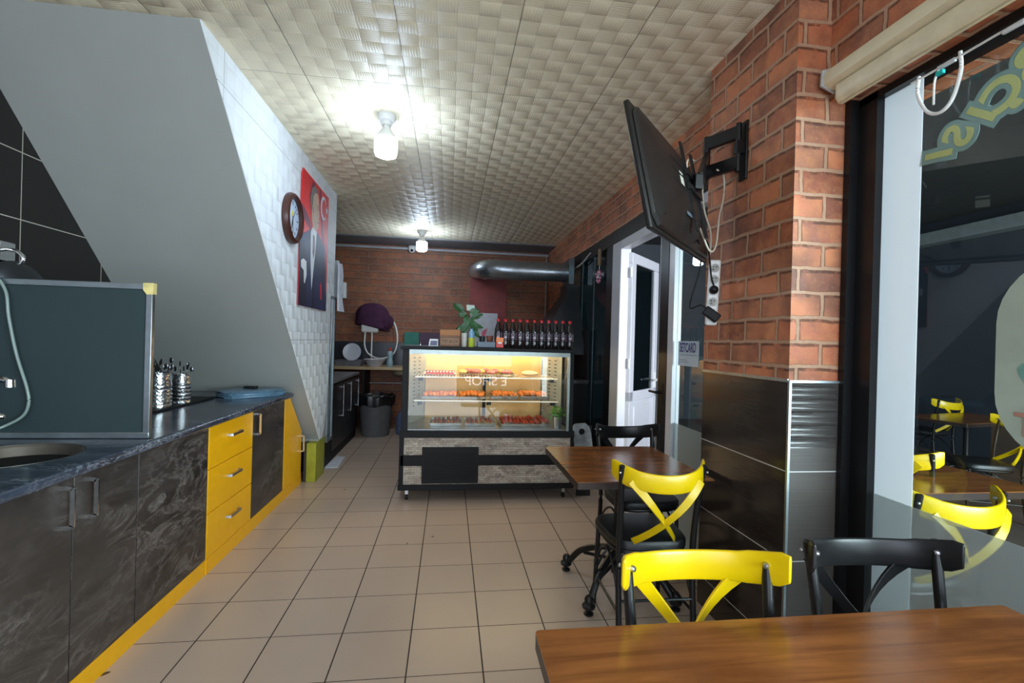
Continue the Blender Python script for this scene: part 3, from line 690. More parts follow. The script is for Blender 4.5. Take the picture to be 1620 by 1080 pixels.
# boiler under a purple towel
t = thing('water_heater', 'small white water heater with hoses on the back wall', 'water heater', (-1.28, 7.98, 1.5))
MB().box(-1.42, -1.15, 7.90, 8.045, 1.52, 1.86).build('body', WHITE, t, bevel=.03, seg=4)
MB().tube(smooth([(-1.36, 7.96, 1.52), (-1.36, 7.95, 1.30), (-1.28, 7.93, 1.16), (-1.10, 7.92, 1.10), (-.90, 7.92, 1.18), (-.84, 7.93, 1.42), (-.90, 7.96, 1.68), (-1.05, 7.98, 1.78)], 8), .013).build('hose', WHITE, t)
MB().tube([(-1.25, 7.95, 1.52), (-1.25, 7.95, 1.0)], .012).build('pipe', WHITE, t)
PUR = P('purple_cloth', (.050, .010, .038), .9, bump=.6, var=.4)
b = MB(); rings = []
for j in range(9):
    s_ = j/8; z = 1.90+.10*math.cos(s_*PI/2) - .0*s_; rr = math.sin(s_*PI/2)
    rings.append([Vector((-1.25+(.02+.235*rr)*math.cos(a)*(1+.08*math.sin(5*a)), 7.93+(.01+.095*rr)*math.sin(a), 1.80+.20*math.cos(s_*PI/2))) for a in [2*PI*k/28 for k in range(28)]])
for dz in (.07, .14, .20):
    rings.append([Vector((p.x*1.0+.012*math.sin(k*1.9), p.y, 1.80-dz*(1+.45*math.sin(2*PI*k/28-.3)*.3+.45*math.cos(2*PI*k/28)*.7))) for k, p in enumerate(rings[8])])
b.loft(rings); b.ball((-1.02, 7.90, 1.70), .12, .06, .12, 16)
tag(b.build('purple_towel', PUR), 'dark purple towel draped over the water heater', 'towel')
# dishes
t = thing('dish_rack', 'grey dish rack with plates on the back counter', 'dish rack', (-1.45, 7.6, .99))
b = MB(); b.loft([[Vector((x, y, z)) for x, y in ((-1.72+s_, 7.45+s_), (-1.315-s_, 7.45+s_), (-1.315-s_, 7.85-s_), (-1.72+s_, 7.85-s_))] for s_, z in ((.03, .991), (0, 1.08))]); b.build('tray', P('rack_grey', (.20, .20, .23), .5), t)
MP = Matrix.Rotation(R(78), 4, 'X')
def plate(c, r, label, M_=MP, grp='plates in the dish rack'):
    return tag(MB().lathe([(.0, .004), (r*.55, .004), (r*.62, .008), (r, .022), (r, .026), (r*.6, .012), (r*.5, .009), (0, .009)], c, 36, M_).build('plate', P('plate_white', (.55, .56, .62), .25, var=.03)), label, 'plate', grp)
plate((-1.47, 7.52, 1.205), .135, 'large white plate standing upright at the front of the dish rack')
plate((-1.50, 7.60, 1.20), .12, 'second white plate standing just behind the large plate in the rack')
tag(MB().lathe([(.09, 0), (.095, .008), (.12, .05), (.155, .105), (.165, .11), (.165, .115), (.15, .113), (.11, .045), (.085, .015), (0, .012)], (-1.135, 7.55, .991), 36).build('white_bowl', P('bowl_white', (.62, .60, .62), .3)), 'white plastic bowl on the back counter beside the dish rack', 'bowl')
t = thing('detergent_bottle', 'pale blue detergent bottle beside the white bowl', 'bottle', (-.90, 7.50, .99))
MB().lathe([(.045, 0), (.048, .01), (.048, .08), (.038, .13), (.046, .18), (.044, .22), (.03, .245)], (-.90, 7.50, .991)).build('body', P('paleblue', (.30, .44, .48), .3), t)
MB().lathe([(.026, .245), (.026, .27), (.015, .285), (.008, .30)], (-.90, 7.50, .991)).build('cap', P('redcap', (.45, .04, .03), .4), t)
t = thing('red_bottle', 'small red-topped bottle at the right end of the back counter', 'bottle', (-.47, 7.60, .99))
MB().lathe([(.04, 0), (.04, .09), (.02, .15), (.015, .17)], (-.50, 7.60, .991)).build('body', P('redbody', (.40, .03, .02), .3), t)
MB().lathe([(.016, .17), (.016, .20), (.004, .23)], (-.50, 7.60, .991)).build('cap', WHITE, t)
t = thing('counter_tap', 'small chrome tap at the right end of the back counter', 'tap', (-.42, 7.85, .99))
MB().tube(smooth([(-.45, 7.85, .991), (-.45, 7.85, 1.28), (-.45, 7.80, 1.36), (-.45, 7.70, 1.38), (-.45, 7.66, 1.33)], 6), .012).build('spout', CHROME, t)
tag(MB().box(-.735, -.50, 7.99, 8.028, .991, 1.545).build('green_board', P('green_board', (.0, .14, .10), .5)), 'green plastic board leaning on the back wall left of the purple one', 'board')
tag(MB().box(-.49, -.10, 7.99, 8.028, .991, 1.545).build('purple_board', P('purple_board', (.045, .012, .045), .5)), 'dark purple board leaning on the back wall behind the display case', 'board')
# towel and box on wall end
b = MB(); rings = []
for k in range(10):
    z = 2.26-k*.06; wd = .05+.02*math.sin(k*.8)+.012*k*.5
    rings.append([Vector((-1.265+wd*.35+.02*math.cos(a)*(1+.4*math.sin(3*a)), 5.55+wd*1.2*math.sin(a), z)) for a in [2*PI*q/16 for q in range(16)]])
b.loft(rings); tag(b.build('white_towel', P('white_cloth', (.62, .64, .72), .9, bump=.3)), 'white cloth hanging at the end of the white wall', 'cloth')
t = thing('soap_dispenser', 'small white dispenser box beyond the hanging cloth', 'dispenser', (-1.77, 7.99, 2.05))
MB().box(-1.86, -1.68, 7.93, 8.048, 2.06, 2.32).build('body', WHITE, t, bevel=.012)
MB().box(-1.82, -1.72, 7.922, 7.93, 2.08, 2.14).build('lever', P('lever_grey', (.3, .32, .35), .4), t)
tag(MB().box(-1.95, -1.27, 5.58, 5.63, 1.875, 2.3).build('cloth_rail_board', P('white_board2', (.5, .52, .56), .6)), 'pale board behind the hanging white cloth', 'board')
# conduit + camera + hanging pipe at the back
tag(MB().tube([(-2.2, 8.03, 2.93), (1.66, 8.03, 2.93)], .022).build('conduit', P('grey_conduit', (.38, .38, .40), .5)), 'pale conduit running along the top of the back brick wall', 'pipe')
t = thing('security_camera', 'small white dome camera at the top of the back wall', 'camera', (-.64, 7.98, 2.9))
MB().box(-.70, -.59, 7.94, 8.04, 2.91, 2.97).build('mount', WHITE, t, bevel=.01)
MB().ball((-.645, 7.93, 2.90), .055, .055, .055, 16).build('dome', WHITE, t)
MB().ball((-.645, 7.885, 2.88), .024, .02, .024, 12).build('lens', BLKM, t)
tag(MB().tube([(1.63, 8.02, 1.4), (1.63, 8.02, 2.9)], .012, 8).build('thin_pipe', P('grey_conduit2', (.30, .28, .26), .5)), 'thin vertical pipe in the far right corner of the back wall', 'pipe')
tag(MB().box(.36, .80, 7.95, 8.0, 1.30, 1.90).build('whiteboard', P('white_panel', (.55, .57, .62), .5)), 'white panel leaning on the back wall behind the cola bottles', 'board')

# ================================================================ DUCT, HOOD, GRILL
t = thing('exhaust_duct', 'round metal exhaust duct with an elbow by the back wall', 'duct', (1.0, 6.3, 2.2))
yD, zD, rD = 6.2, 2.375, .125
pth = [(1.53, yD, zD), (1.36, yD, zD), (1.18, yD, zD), (1.0, yD, zD), (.82, yD, zD), (.66, yD, zD+.003), (.56, yD+.03, zD+.008), (.48, yD+.11, zD+.015), (.45, yD+.25, zD+.03), (.44, yD+.45, zD+.06), (.41, 8.02, 2.61)]
b = MB(); b.tube(pth, rD, 28, scales=[1, 1, 1.03, 1, 1.03, 1, 1.03, 1, 1.03, 1, 1]); b.build('pipe', ZINC, t)
MB().box(1.53, 1.60, yD-.17, yD+.17, zD-.17, zD+.17).build('flange', P('flange', (.18, .22, .24), .3, .8), t, bevel=.004)
t = thing('extractor_hood', 'black tapering extractor hood under the metal duct', 'extractor hood', (1.35, 6.2, 1.3))
b = MB(); b.loft([[Vector((x, y, z)) for x, y in ((x0, ya_), (1.655, ya_), (1.655, yb_), (x0, yb_))] for x0, ya_, yb_, z in ((1.10, 5.62, 6.85, 1.30), (1.10, 5.62, 6.85, 1.42), (1.50, 6.02, 6.38, 2.08), (1.50, 6.02, 6.38, 2.20))]); b.build('cone', P('hood_black', (.02, .024, .028), .4), t)
for x, y in ((1.12, 5.64), (1.12, 6.83)): MB().box(x, x+.03, y-.015, y+.015, 1.0, 1.3).build('support', BLKM, t)
tag(MB().box(1.635, 1.655, 5.46, 6.95, 1.001, 1.60).build('darkness_board', BLKM), 'added black board for the darkness behind the grill', 'board')  # added black sheet standing in for the darkness under the hood
t = thing('grill_counter', 'black grill counter below the extractor hood', 'grill', (1.35, 6.2, 0))
MB().box(1.10, 1.655, 5.50, 6.90, .0, .96).build('body', BLKM, t)
MB().box(1.06, 1.656, 5.46, 6.92, .96, 1.0).build('top', P('grill_top', (.05, .052, .055), .4, .6), t)
for k in range(4):
    tag(MB().cyl((1.14+.09*k, 5.56+.05*(k % 2), 1.001), (1.15+.10*k, 5.60, 1.20+.06*(k % 3)), .007).build('grill_tool', STEEL), 'thin metal grill tool standing on the grill counter, '+nth(k, 4), 'tool', 'tools on the grill')
t = thing('metal_bracket', 'worn grey metal bracket with a round hole right of the display case', 'bracket', (1.27, 4.36, 0))
b = MB(); K = 24
outp = [(1.20, .39), (1.17, .60), (1.165, .66), (1.19, .685), (1.29, .69), (1.325, .66), (1.345, .60), (1.375, .39)]
cxh, czh, rh = 1.255, .61, .03
dirs = [2*PI*(k+.5)/K for k in range(K)]
def hitp(a):
    best = None
    for (ax, az), (bx, bz) in zip(outp, outp[1:]+outp[:1]):
        dx, dz = math.cos(a), math.sin(a); ex, ez = bx-ax, bz-az; den = dx*ez-dz*ex
        if abs(den) < 1e-9: continue
        tt = ((ax-cxh)*ez-(az-czh)*ex)/den; uu = ((ax-cxh)*dz-(az-czh)*dx)/den
        if tt > 0 and -.001 <= uu <= 1.001: best = tt if best is None else min(best, tt)
    return (cxh+math.cos(a)*best, czh+math.sin(a)*best)
for yk in (4.30, 4.32):
    ia = [b.bm.verts.new((cxh+rh*math.cos(a), yk, czh+rh*math.sin(a))) for a in dirs]; oa = [b.bm.verts.new((hitp(a)[0], yk, hitp(a)[1])) for a in dirs]
    for k in range(K): b._f([ia[k], ia[(k+1) % K], oa[(k+1) % K], oa[k]])
    if yk == 4.30: i0, o0 = ia, oa
for k in range(K): b._f([i0[k], i0[(k+1) % K], ia[(k+1) % K], ia[k]]); b._f([o0[k], o0[(k+1) % K], oa[(k+1) % K], oa[k]])
b.build('plate', P('worn_metal', (.30, .32, .33), .4, .5, var=.4), t)
MB().box(1.23, 1.36, 4.33, 4.36, .0, .66).build('stand', BLKM, t)
t = thing('bead_ornament', 'beaded evil-eye ornament hanging by the door frame', 'ornament', (1.655, 5.1, 2.2))
yo = 5.14
MB().tube([(1.65, yo, 2.50), (1.65, yo, 2.32)], .022, 8).build('tassel', P('jute', (.25, .17, .10), .9), t)
MB().tube([(1.65, yo, 2.33), (1.65, yo, 2.25)], .003, 6).build('cord', WHITE, t)
b = MB(); b.mat(P('eye_blue', (.01, .02, .10), .2)); b.cyl((1.64, yo, 2.19), (1.655, yo, 2.19), .05)
b.mat(P('bead_pink', (.7, .25, .35), .3))
for k in range(9): b.ball((1.645, yo+.058*math.cos(2*PI*k/9), 2.19+.058*math.sin(2*PI*k/9)), .017, .017, .017, 8)
b.mat(WHITE); b.cyl((1.634, yo, 2.19), (1.64, yo, 2.19), .022); b.build('bead_disc', None, t)
tag(MB().tube(smooth([(1.66, 6.9, 2.35), (1.64, 6.3, 2.42), (1.64, 5.8, 2.45), (1.65, 5.5, 2.52)], 6), .01).build('loose_cable', P('cable_white', (.5, .5, .48), .5)), 'loose pale cable hanging above the duct flange', 'cable')

# ================================================================ DISPLAY CASE
cx0, cx1, cy0, cy1 = -.40, 1.15, 4.25, 4.98
t = case = thing('display_case', 'black refrigerated glass display case with stone-pattern cladding', 'display case', (.375, 4.6, 0))
stn = N('stone_mosaic'); v = stn.uv()
bk = stn.n('ShaderNodeTexBrick', Color1=(0, 0, 0), Color2=(1, 1, 1), Mortar=(.3, .3, .3), Scale=1.0); stn.t.links.new(v, bk.inputs['Vector'])
bk.inputs['Mortar Size'].default_value = .0012; bk.inputs['Brick Width'].default_value = .05; bk.inputs['Row Height'].default_value = .02
nz = stn.noise(v, 40, 5, .7); nn = stn.noise(v, 9, 3)
cc = stn.ramp(bk.outputs['Color'], [(0, (.16, .12, .095)), (.35, (.36, .28, .21)), (.7, (.50, .43, .35)), (1, (.28, .17, .12))])
cc = stn.mix(stn.ramp(nz, [(.4, (0, 0, 0)), (.7, (.6,)*3)]), cc, (.60, .55, .48)); cc = stn.mix(stn.ramp(nn, [(.45, (0, 0, 0)), (.7, (.5,)*3)]), cc, (.20, .16, .13))
cc = stn.mix(stn.math('MULTIPLY', bk.outputs['Fac'], .7), cc, (.08, .06, .05))
STONE = stn.fin(cc, .55, 0, stn.bump(stn.math('SUBTRACT', nz, bk.outputs['Fac']), .5, .004))
b = MB(); b.box(cx0, cx1, cy0+.02, cy1, .10, .575)
b.box(cx0-.015, cx1+.025, cy0-.01, cy1, .10, .15).box(cx0-.01, cx0+.03, cy0-.005, cy0+.02, .15, .575).box(cx1-.015, cx1+.015, cy0-.005, cy0+.02, .15, .575).box(cx0, cx1, cy0-.005, cy0+.02, .315, .41).box(cx0-.012, cx1+.018, cy0-.008, cy1, .565, .625)
b.build('base_frame', CASEB, t, bevel=.003)
MB().box(cx0+.03, cx1-.015, cy0+.004, cy0+.02, .41, .565).build('cladding_panel', STONE, t)
MB().box(cx0+.03, cx1-.015, cy0+.004, cy0+.02, .15, .315).build('cladding_panel', STONE, t)
b = MB(); b.box(-.21, .29, cy0-.012, cy0+.02, .16, .48)
for k in range(12): b.box(-.19, .27, cy0-.016, cy0-.012, .195+k*.02, .205+k*.02)
b.build('vent_grille', BLKM, t)
for x in (cx0+.06, cx1-.06):
    for y in (cy0+.06, cy1-.06):
        c = MB().box(x-.014, x+.014, y-.016, y+.02, .05, .10).build('caster', STEEL, t); MB().cyl((x-.011, y, .028), (x+.011, y, .028), .028).build('wheel', BLKM, c)
b = MB()
b.box(cx0, cx0+.055, cy0, cy0+.04, .62, 1.345).box(cx1-.035, cx1, cy0, cy0+.04, .62, 1.345)
b.box(cx0, cx0+.03, cy1-.04, cy1, .62, 1.345).box(cx1-.03, cx1, cy1-.04, cy1, .62, 1.345)
b.box(cx0-.02, cx1+.04, cy0-.02, cy1, 1.345, 1.375)
b.build('frame', CASEB, t, bevel=.003)
b = MB(); b.box(cx0+.055, cx1-.035, cy0+.01, cy0+.03, 1.305, 1.345).box(cx1-.055, cx1-.035, cy0+.004, cy0+.03, .62, 1.305); b.build('front_trim', P('case_alu', (.35, .40, .38), .35, .7), t)
MB().prism([(cx0+.055, cy0+.012, .627), (cx0+.055, cy0+.018, .627), (cx0+.055, cy0+.054, 1.344), (cx0+.055, cy0+.048, 1.344)], (cx1-cx0-.11, 0, 0)).build('front_pane', CLEAR, t)
MB().box(cx0+.010, cx0+.016, cy0+.04, cy1-.04, .625, 1.345).build('side_pane', CLEAR, t)
MB().box(cx1-.016, cx1-.010, cy0+.04, cy1-.04, .625, 1.345).build('side_pane', CLEAR, t)
CBK = P('case_back', (.80, .50, .19), .45, var=.08, scale=3)
for a, c, yq in ((cx0+.17, .39, .03), (.36, cx1-.17, .045)): MB().box(a, c, cy1-yq-.01, cy1-yq, .63, 1.30).build('rear_door', CBK, t)
GRY = P('case_grey', (.36, .42, .42), .4, .2)
for s_, x in ((1, cx0+.03), (-1, cx1-.03)):
    b = MB(); b.prism([(x, cy1-.02, .625), (x, cy1-.16, .625), (x+s_*.0, cy0+.35, .625), (x+s_*.14, cy1-.08, .625), (x+s_*.14, cy1-.02, .625)], (0, 0, .70)); o = b.build('vent_panel', GRY, t)
    bb = MB()
    for q in range(14):
        z = .78+q*.036
        for u_ in (.25, .55): 
            p0 = Vector((x, cy0+.35, z)).lerp(Vector((x+s_*.14, cy1-.08, z)), u_); d = Vector((s_*.14, cy1-.08-cy0-.35, 0)).normalized(); nrm = Vector((d.y*s_, -d.x*s_, 0))
            bb.prism([p0+nrm*.0015, p0+d*.035+nrm*.0015, p0+d*.035+nrm*.0015+Vector((0, 0, .008)), p0+nrm*.0015+Vector((0, 0, .008))], nrm*.001)
    bb.build('vent_slots', BLKM, o)
for y0_, z_, nm in ((cy0+.16, 1.085, 0), (cy0+.10, .875, 0)):
    MB().box(cx0+.10, cx1-.12, y0_, cy1-.07, z_, z_+.008).build('glass_shelf', CLEAR, t)
    b = MB()
    b.tube([(cx0+.10, y0_, z_+.004), (cx1-.12, y0_, z_+.004)], .006, 8)
    if z_ > 1:
        for q in range(48): b.tube([(cx0+.12+q*.027, y0_, z_+.012), (cx0+.12+q*.027, cy1-.08, z_+.012)], .0022, 5)
    b.build('wire_rack', WHITE, t)
    b = MB()
    for x in (cx0+.15, .38, cx1-.17): b.box(x-.02, x+.02, y0_+.0, y0_+.04, z_-.03, z_)
    b.build('shelf_clip', BLKM, t)
b = MB()
for x, zz in ((cx0+.155, 1.08), (.375, 1.08), (cx1-.16, 1.26)): b.box(x-.015, x+.015, cy1-.085, cy1-.06, .63, zz)
b.build('rear_mullion', BLKM, t)
MB().box(cx0+.08, cx1-.08, cy0+.06, cy0+.10, 1.315, 1.335).build('light_strip', emit('case_light', (1, .76, .42), 24), t)
MB().box(cx0+.08, cx1-.08, cy1-.14, cy1-.10, 1.315, 1.335).build('light_strip', emit('case_light_rear', (1, .76, .42), 12), t)
MB().box(cx0+.02, cx1-.02, cy0+.03, cy1-.02, .6255, .632).build('steel_floor', STEEL, t)

# food
STL = P('tray_steel', (.60, .62, .62), .25, .9)
def tray(x0, x1, y0, y1, z, h, label):
    b = MB(); o_ = .012
    b.loft([[Vector((x, y, zz)) for x, y in ((x0+s_, y0+s_), (x1-s_, y0+s_), (x1-s_, y1-s_), (x0+s_, y1-s_))] for s_, zz in ((o_, z), (0, z+h), (.004, z+h), (o_+.003, z+.003))])
    return tag(b.build('food_tray', STL), label, 'tray', 'steel food trays in the display case')
MEAT = P('chicken', (.72, .20, .03), .35, var=.4, scale=60, bump=.4); RED = P('redmeat', (.50, .05, .02), .35, var=.45, scale=50, bump=.4); PINK = P('pinkmeat', (.66, .22, .22), .4, var=.3, scale=50, bump=.3); BRN = P('kebab', (.36, .09, .03), .45, var=.4, scale=50, bump=.5)
def skewers(x0, x1, yc, z, n, L_, mat, label, group, r=.014, tilt=0):
    proto = None
    for k in range(n):
        x = x0+(x1-x0)*(k+.5)/n
        if proto is None:
            t = thing('skewer', label+', '+nth(k, n), 'skewer', (x, yc, z), 0, group)
            b = MB(); m_ = 7
            for q in range(m_): b.ball((random.uniform(-.003, .003), -L_*.42+q*L_*.8/(m_-1), r+random.uniform(0, .004)), r*1.15, L_*.075, r*random.uniform(.85, 1.15), 8)
            b.build('meat', mat, t, world=False)
            MB().cyl((0, -L_*.62, r), (0, L_*.62, r+.02), .0022, seg=6).build('stick', STL, t, world=False)
            proto = t
        else: dup(proto, (x, yc+random.uniform(-.012, .012), z+random.choice((0, .004, .012))), random.uniform(-.12, .12)+tilt, label+', '+nth(k, n))
zt2 = .889
tray(-.24, .10, 4.42, 4.72, zt2, .022, 'left shallow tray of orange skewers on the middle shelf')
tray(.10, .36, 4.42, 4.72, zt2, .022, 'centre-left shallow tray of orange skewers on the middle shelf')
tray(.40, .66, 4.40, 4.72, zt2, .035, 'centre-right deep tray of orange meat on the middle shelf')
tray(.67, .96, 4.40, 4.72, zt2, .035, 'rightmost deep tray of orange meat on the middle shelf')
skewers(-.22, .09, 4.57, zt2+.012, 9, .26, MEAT, 'orange marinated chicken skewer in the left middle-shelf tray', 'chicken skewers, left tray', .018)
skewers(.115, .35, 4.57, zt2+.012, 7, .26, MEAT, 'orange marinated chicken skewer in the centre-left middle-shelf tray', 'chicken skewers, centre-left tray', .018)
skewers(.42, .645, 4.57, zt2+.02, 7, .24, MEAT, 'orange chicken skewer in the centre-right deep tray', 'chicken skewers, centre-right tray', .018)
skewers(.69, .94, 4.57, zt2+.02, 8, .24, MEAT, 'orange chicken skewer in the rightmost deep tray', 'chicken skewers, right tray', .018)
zb = .634
tray(-.16, .14, 4.42, 4.80, zb, .03, 'left tray of dark skewers on the case floor'); tray(.16, .46, 4.42, 4.80, zb, .03, 'middle tray of dark skewers on the case floor'); tray(.50, .98, 4.40, 4.80, zb, .03, 'right tray of red kebabs on the case floor')
skewers(-.13, .12, 4.60, zb+.012, 6, .30, BRN, 'dark red kebab skewer in the left tray on the case floor', 'kebab skewers, left floor tray', .013)
skewers(.18, .44, 4.60, zb+.012, 6, .30, BRN, 'dark red kebab skewer in the middle tray on the case floor', 'kebab skewers, middle floor tray', .013)
skewers(.52, .96, 4.60, zb+.016, 12, .30, RED, 'red kebab skewer in the right tray on the case floor', 'kebab skewers, right floor tray', .017)
zt1 = 1.100
tray(-.24, .08, 4.50, 4.80, zt1, .012, 'flat tray of red peppers at the left of the top shelf'); tray(.10, .66, 4.50, 4.80, zt1, .018, 'wide tray of pink meat at the middle of the top shelf')
for k in range(9):
    x = -.20+k*.03
    tag(MB().tube(smooth([(x, 4.53, zt1+.018), (x+.012, 4.60, zt1+.03), (x-.006, 4.68, zt1+.026), (x+.01, 4.75, zt1+.016)], 4), .013, 8, scales=[1]*8+[.9, .8, .6, .4, .2][:5]).build('red_pepper', P('pepper', (.50, .015, .015), .2)), 'long red pepper on the top shelf, '+nth(k, 9)+' of the nine', 'pepper', 'red peppers on the top shelf')
for k in range(11):
    tag(MB().ball((.14+.045*k, 4.56+.09*(k % 3), zt1+.036+.008*(k % 2)), .04, .055, .024, 10).build('meat_piece', PINK if k % 4 else P('dough', (.80, .55, .22), .5)), ('yellow' if k % 4 == 0 else 'pink')+' piece in the wide tray on the top shelf, '+nth(k, 11), 'meat', 'meat pieces on the top shelf')
tag(MB().ball((.80, 4.62, zt1+.028), .085, .08, .028, 18).build('flat_bread', P('bread', (.82, .68, .42), .6)), 'pale round bread at the right of the top shelf', 'bread')
t = thing('potted_herb', 'green leafy plant in a metal pot at the right end of the display case', 'potted plant', (1.03, 4.36, .634))
MB().lathe([(.035, 0), (.045, .10), (.047, .105), (.042, .105), (.034, .01), (0, .01)], (1.03, 4.36, .634), 20).build('pot', STEEL, t)
random.seed(5); b = MB(); LF = P('herb_green', (.10, .36, .03), .5, var=.4, scale=30)
for k in range(90):
    a = random.uniform(0, 6.28); r = random.uniform(0, .075); z = .74+random.uniform(0, .105)-r*.3
    c = Vector((1.03+r*math.cos(a), 4.36+r*.8*math.sin(a), z)); d = Vector((random.uniform(-1, 1), random.uniform(-1, 1), random.uniform(-.2, .9))).normalized()*.022; s_ = d.cross(Vector((.3, .2, 1))).normalized()*.012
    b.poly([c-d, c+s_, c+d, c-s_])
b.build('leaves', LF, t)
b = MB()
for k in range(10):
    a = k*.63; b.tube([(1.03, 4.36, .72), (1.03+.05*math.cos(a), 4.36+.04*math.sin(a), .80)], .0018, 5)
b.build('stems', LF, t)

# ---- on top of the case
ZC = 1.376
COLA = P('cola', (.012, .008, .008), .08, spec=.8); CAPR = P('cap_red', (.62, .01, .02), .35); LAB = P('label_dark', (.03, .018, .03), .35); LABT = P('label_print', (.62, .52, .56), .5)
t0 = None
for k in range(11):
    x = .455+k*.0692; lab = 'dark cola bottle with red cap on the display case, '+('leftmost, behind the orange packet' if k == 0 else ['', 'second', 'third', 'fourth', 'fifth', 'sixth', 'seventh', 'eighth', 'ninth', 'tenth', 'rightmost'][k]+(' from the left' if k < 10 else ' of the row'))
    if t0 is None:
        t0 = thing('cola_bottle', lab, 'bottle', (x, 4.44, ZC), 0, 'cola bottles in a row on the display case')
        MB().lathe([(.028, 0), (.032, .008), (.0325, .05), (.031, .06), (.0325, .07), (.0325, .15), (.030, .175), (.020, .215), (.0125, .24), (.0125, .248)], seg=20).build('body', COLA, t0, world=False)
        MB().lathe([(.0145, .246), (.015, .25), (.015, .268), (.012, .272), (0, .272)], seg=16).build('cap', CAPR, t0, world=False)
        L1 = MB().lathe([(.0328, .072), (.0334, .074), (.0334, .146), (.0328, .148)], seg=20, cap=False).build('bottle_label', LAB, t0, world=False)
        b = MB()
        b.tube(arc((0, -.0345, .125), .013, 0, 2*PI, 14), .0018, 5, upv=(0, 1, 0)); b.box(-.014, .014, -.0355, -.0345, .094, .106); b.box(-.010, .010, -.0355, -.0345, .080, .084)
        b.box(.0325, .0345, -.008, .0, .075, .145)
        b.build('label_print', LABT, L1, world=False)
    else: dup(t0, (x, 4.44, ZC), label=lab)
t = thing('orange_packet', 'small orange and red packet before the leftmost cola bottle', 'packet', (.465, 4.36, ZC))
b = MB(); b.mat(P('pk_red', (.62, .02, .01), .35)).box(.43, .50, 4.345, 4.375, ZC, ZC+.05); b.mat(P('pk_orange', (.85, .20, .02), .35)).box(.43, .50, 4.345, 4.375, ZC+.05, ZC+.095); b.build('body', None, t, bevel=.003)
MB().box(.448, .482, 4.343, 4.3445, ZC+.038, ZC+.052).build('print', WHITE, t)
tag(MB().box(.262, .425, 4.36, 4.48, ZC, ZC+.052).build('grey_box', P('grey_card', (.16, .20, .26), .5), bevel=.003), 'low grey-blue box on the case between the plant and the cola bottles', 'box')
t = thing('tip_box', 'small wooden tip box on the display case', 'box', (.01, 4.42, ZC))
WBX = wood('tip_wood', (.13, .05, .02), (.30, .13, .05), .5, scale=4)
MB().box(-.085, .098, 4.36, 4.48, ZC, ZC+.10).build('body', WBX, t, bevel=.002)
MB().box(-.085, .100, 4.362, 4.478, ZC+.10, ZC+.155).build('lid', wood('tip_lid', (.30, .10, .02), (.50, .20, .05), .5, scale=4), t, bevel=.002)
b = MB(); b.box(-.075, .09, 4.356, 4.36, ZC+.018, ZC+.075); b.build('plaque', P('plaque', (.30, .15, .07), .5), t)
text('lettering', 'TIP BOX', .040, P('dark_letter', (.05, .02, .01), .5), frame_M((.008, 4.3548, ZC+.046), (1, 0, 0), (0, 0, 1)), t)
t = thing('card_stand', 'tiny white card stand left of the wooden tip box', 'card holder', (-.14, 4.38, ZC))
b = MB(); b.prism([(-.185, 4.36, ZC), (-.10, 4.36, ZC), (-.10, 4.375, ZC+.065), (-.175, 4.375, ZC+.065)], (0, .012, 0)); b.build('stand', WHITE, t)
b = MB(); b.prism([(-.173, 4.358, ZC+.008), (-.107, 4.358, ZC+.008), (-.107, 4.368, ZC+.05), (-.165, 4.368, ZC+.05)], (0, -.002, 0)); b.build('card', P('card_ink', (.12, .12, .22), .4), t)
t = thing('flower_vase', 'white ceramic vase with broad green leaves on the display case', 'potted plant', (.14, 4.45, ZC))
b = MB(); b.lathe([(.024, 0), (.027, .01), (.033, .12), (.034, .128), (.029, .128), (.02, .01), (0, .01)], (.14, 4.45, ZC), 20); b.build('vase', P('vase', (.70, .68, .62), .3), t)
GRN = P('leaf_green', (.018, .09, .02), .35, var=.4, scale=12)
def leaf_(mb, base, tip, wd, droop=.02):
    base = Vector(base); tip = Vector(tip); d = tip-base; side = d.cross(Vector((0, -1, .15))).normalized(); n = 6; L_, R__ = [], []
    mid = []
    for k in range(n+1):
        u_ = k/n; p = base.lerp(tip, u_)+Vector((0, -.01, -droop*u_*u_+droop*.8*u_)); wq = wd*math.sin(PI*min(1, u_*.92+.06))**.8
        mid.append(p+Vector((0, .006, 0))); L_.append(p+side*wq); R__.append(p-side*wq)
    for k in range(n):
        mb.poly([mid[k], mid[k+1], L_[k+1], L_[k]]); mb.poly([mid[k+1], mid[k], R__[k], R__[k+1]])
b = MB()
stem_pts = (.19, 4.46, ZC+.13)
for tip, base, wd in (((.03, 4.44, 1.775), (.13, 4.45, 1.70), .035), ((.08, 4.44, 1.66), (.15, 4.45, 1.70), .03), ((.27, 4.44, 1.73), (.18, 4.45, 1.68), .035), ((.31, 4.46, 1.69), (.20, 4.46, 1.64), .03), ((.10, 4.43, 1.52), (.17, 4.45, 1.60), .03), ((.26, 4.43, 1.53), (.20, 4.45, 1.62), .035), ((.31, 4.43, 1.56), (.20, 4.45, 1.58), .025), ((.13, 4.43, 1.50), (.17, 4.45, 1.58), .03), ((.22, 4.44, 1.64), (.16, 4.45, 1.56), .035), ((.06, 4.46, 1.54), (.15, 4.45, 1.57), .022), ((.28, 4.46, 1.47), (.20, 4.45, 1.56), .03), ((.15, 4.44, 1.68), (.16, 4.45, 1.58), .03)):
    leaf_(b, base, tip, wd)
b.build('leaves', GRN, t)
b = MB()
for tp in ((.13, 4.45, 1.70), (.18, 4.45, 1.68), (.20, 4.46, 1.62), (.17, 4.45, 1.60)): b.tube(smooth([(.14, 4.45, ZC+.09), ((.14+tp[0])/2, 4.45, 1.55), tp], 4), .003, 6)
b.build('stems', GRN, t)
t = thing('drink_bottle', 'small plastic bottle with blue band and lime label beside the vase', 'bottle', (.205, 4.40, ZC))
MB().lathe([(.027, 0), (.029, .005), (.029, .085)], (.205, 4.39, ZC), 20).build('lime_label', P('lime', (.50, .58, .04), .35), t)
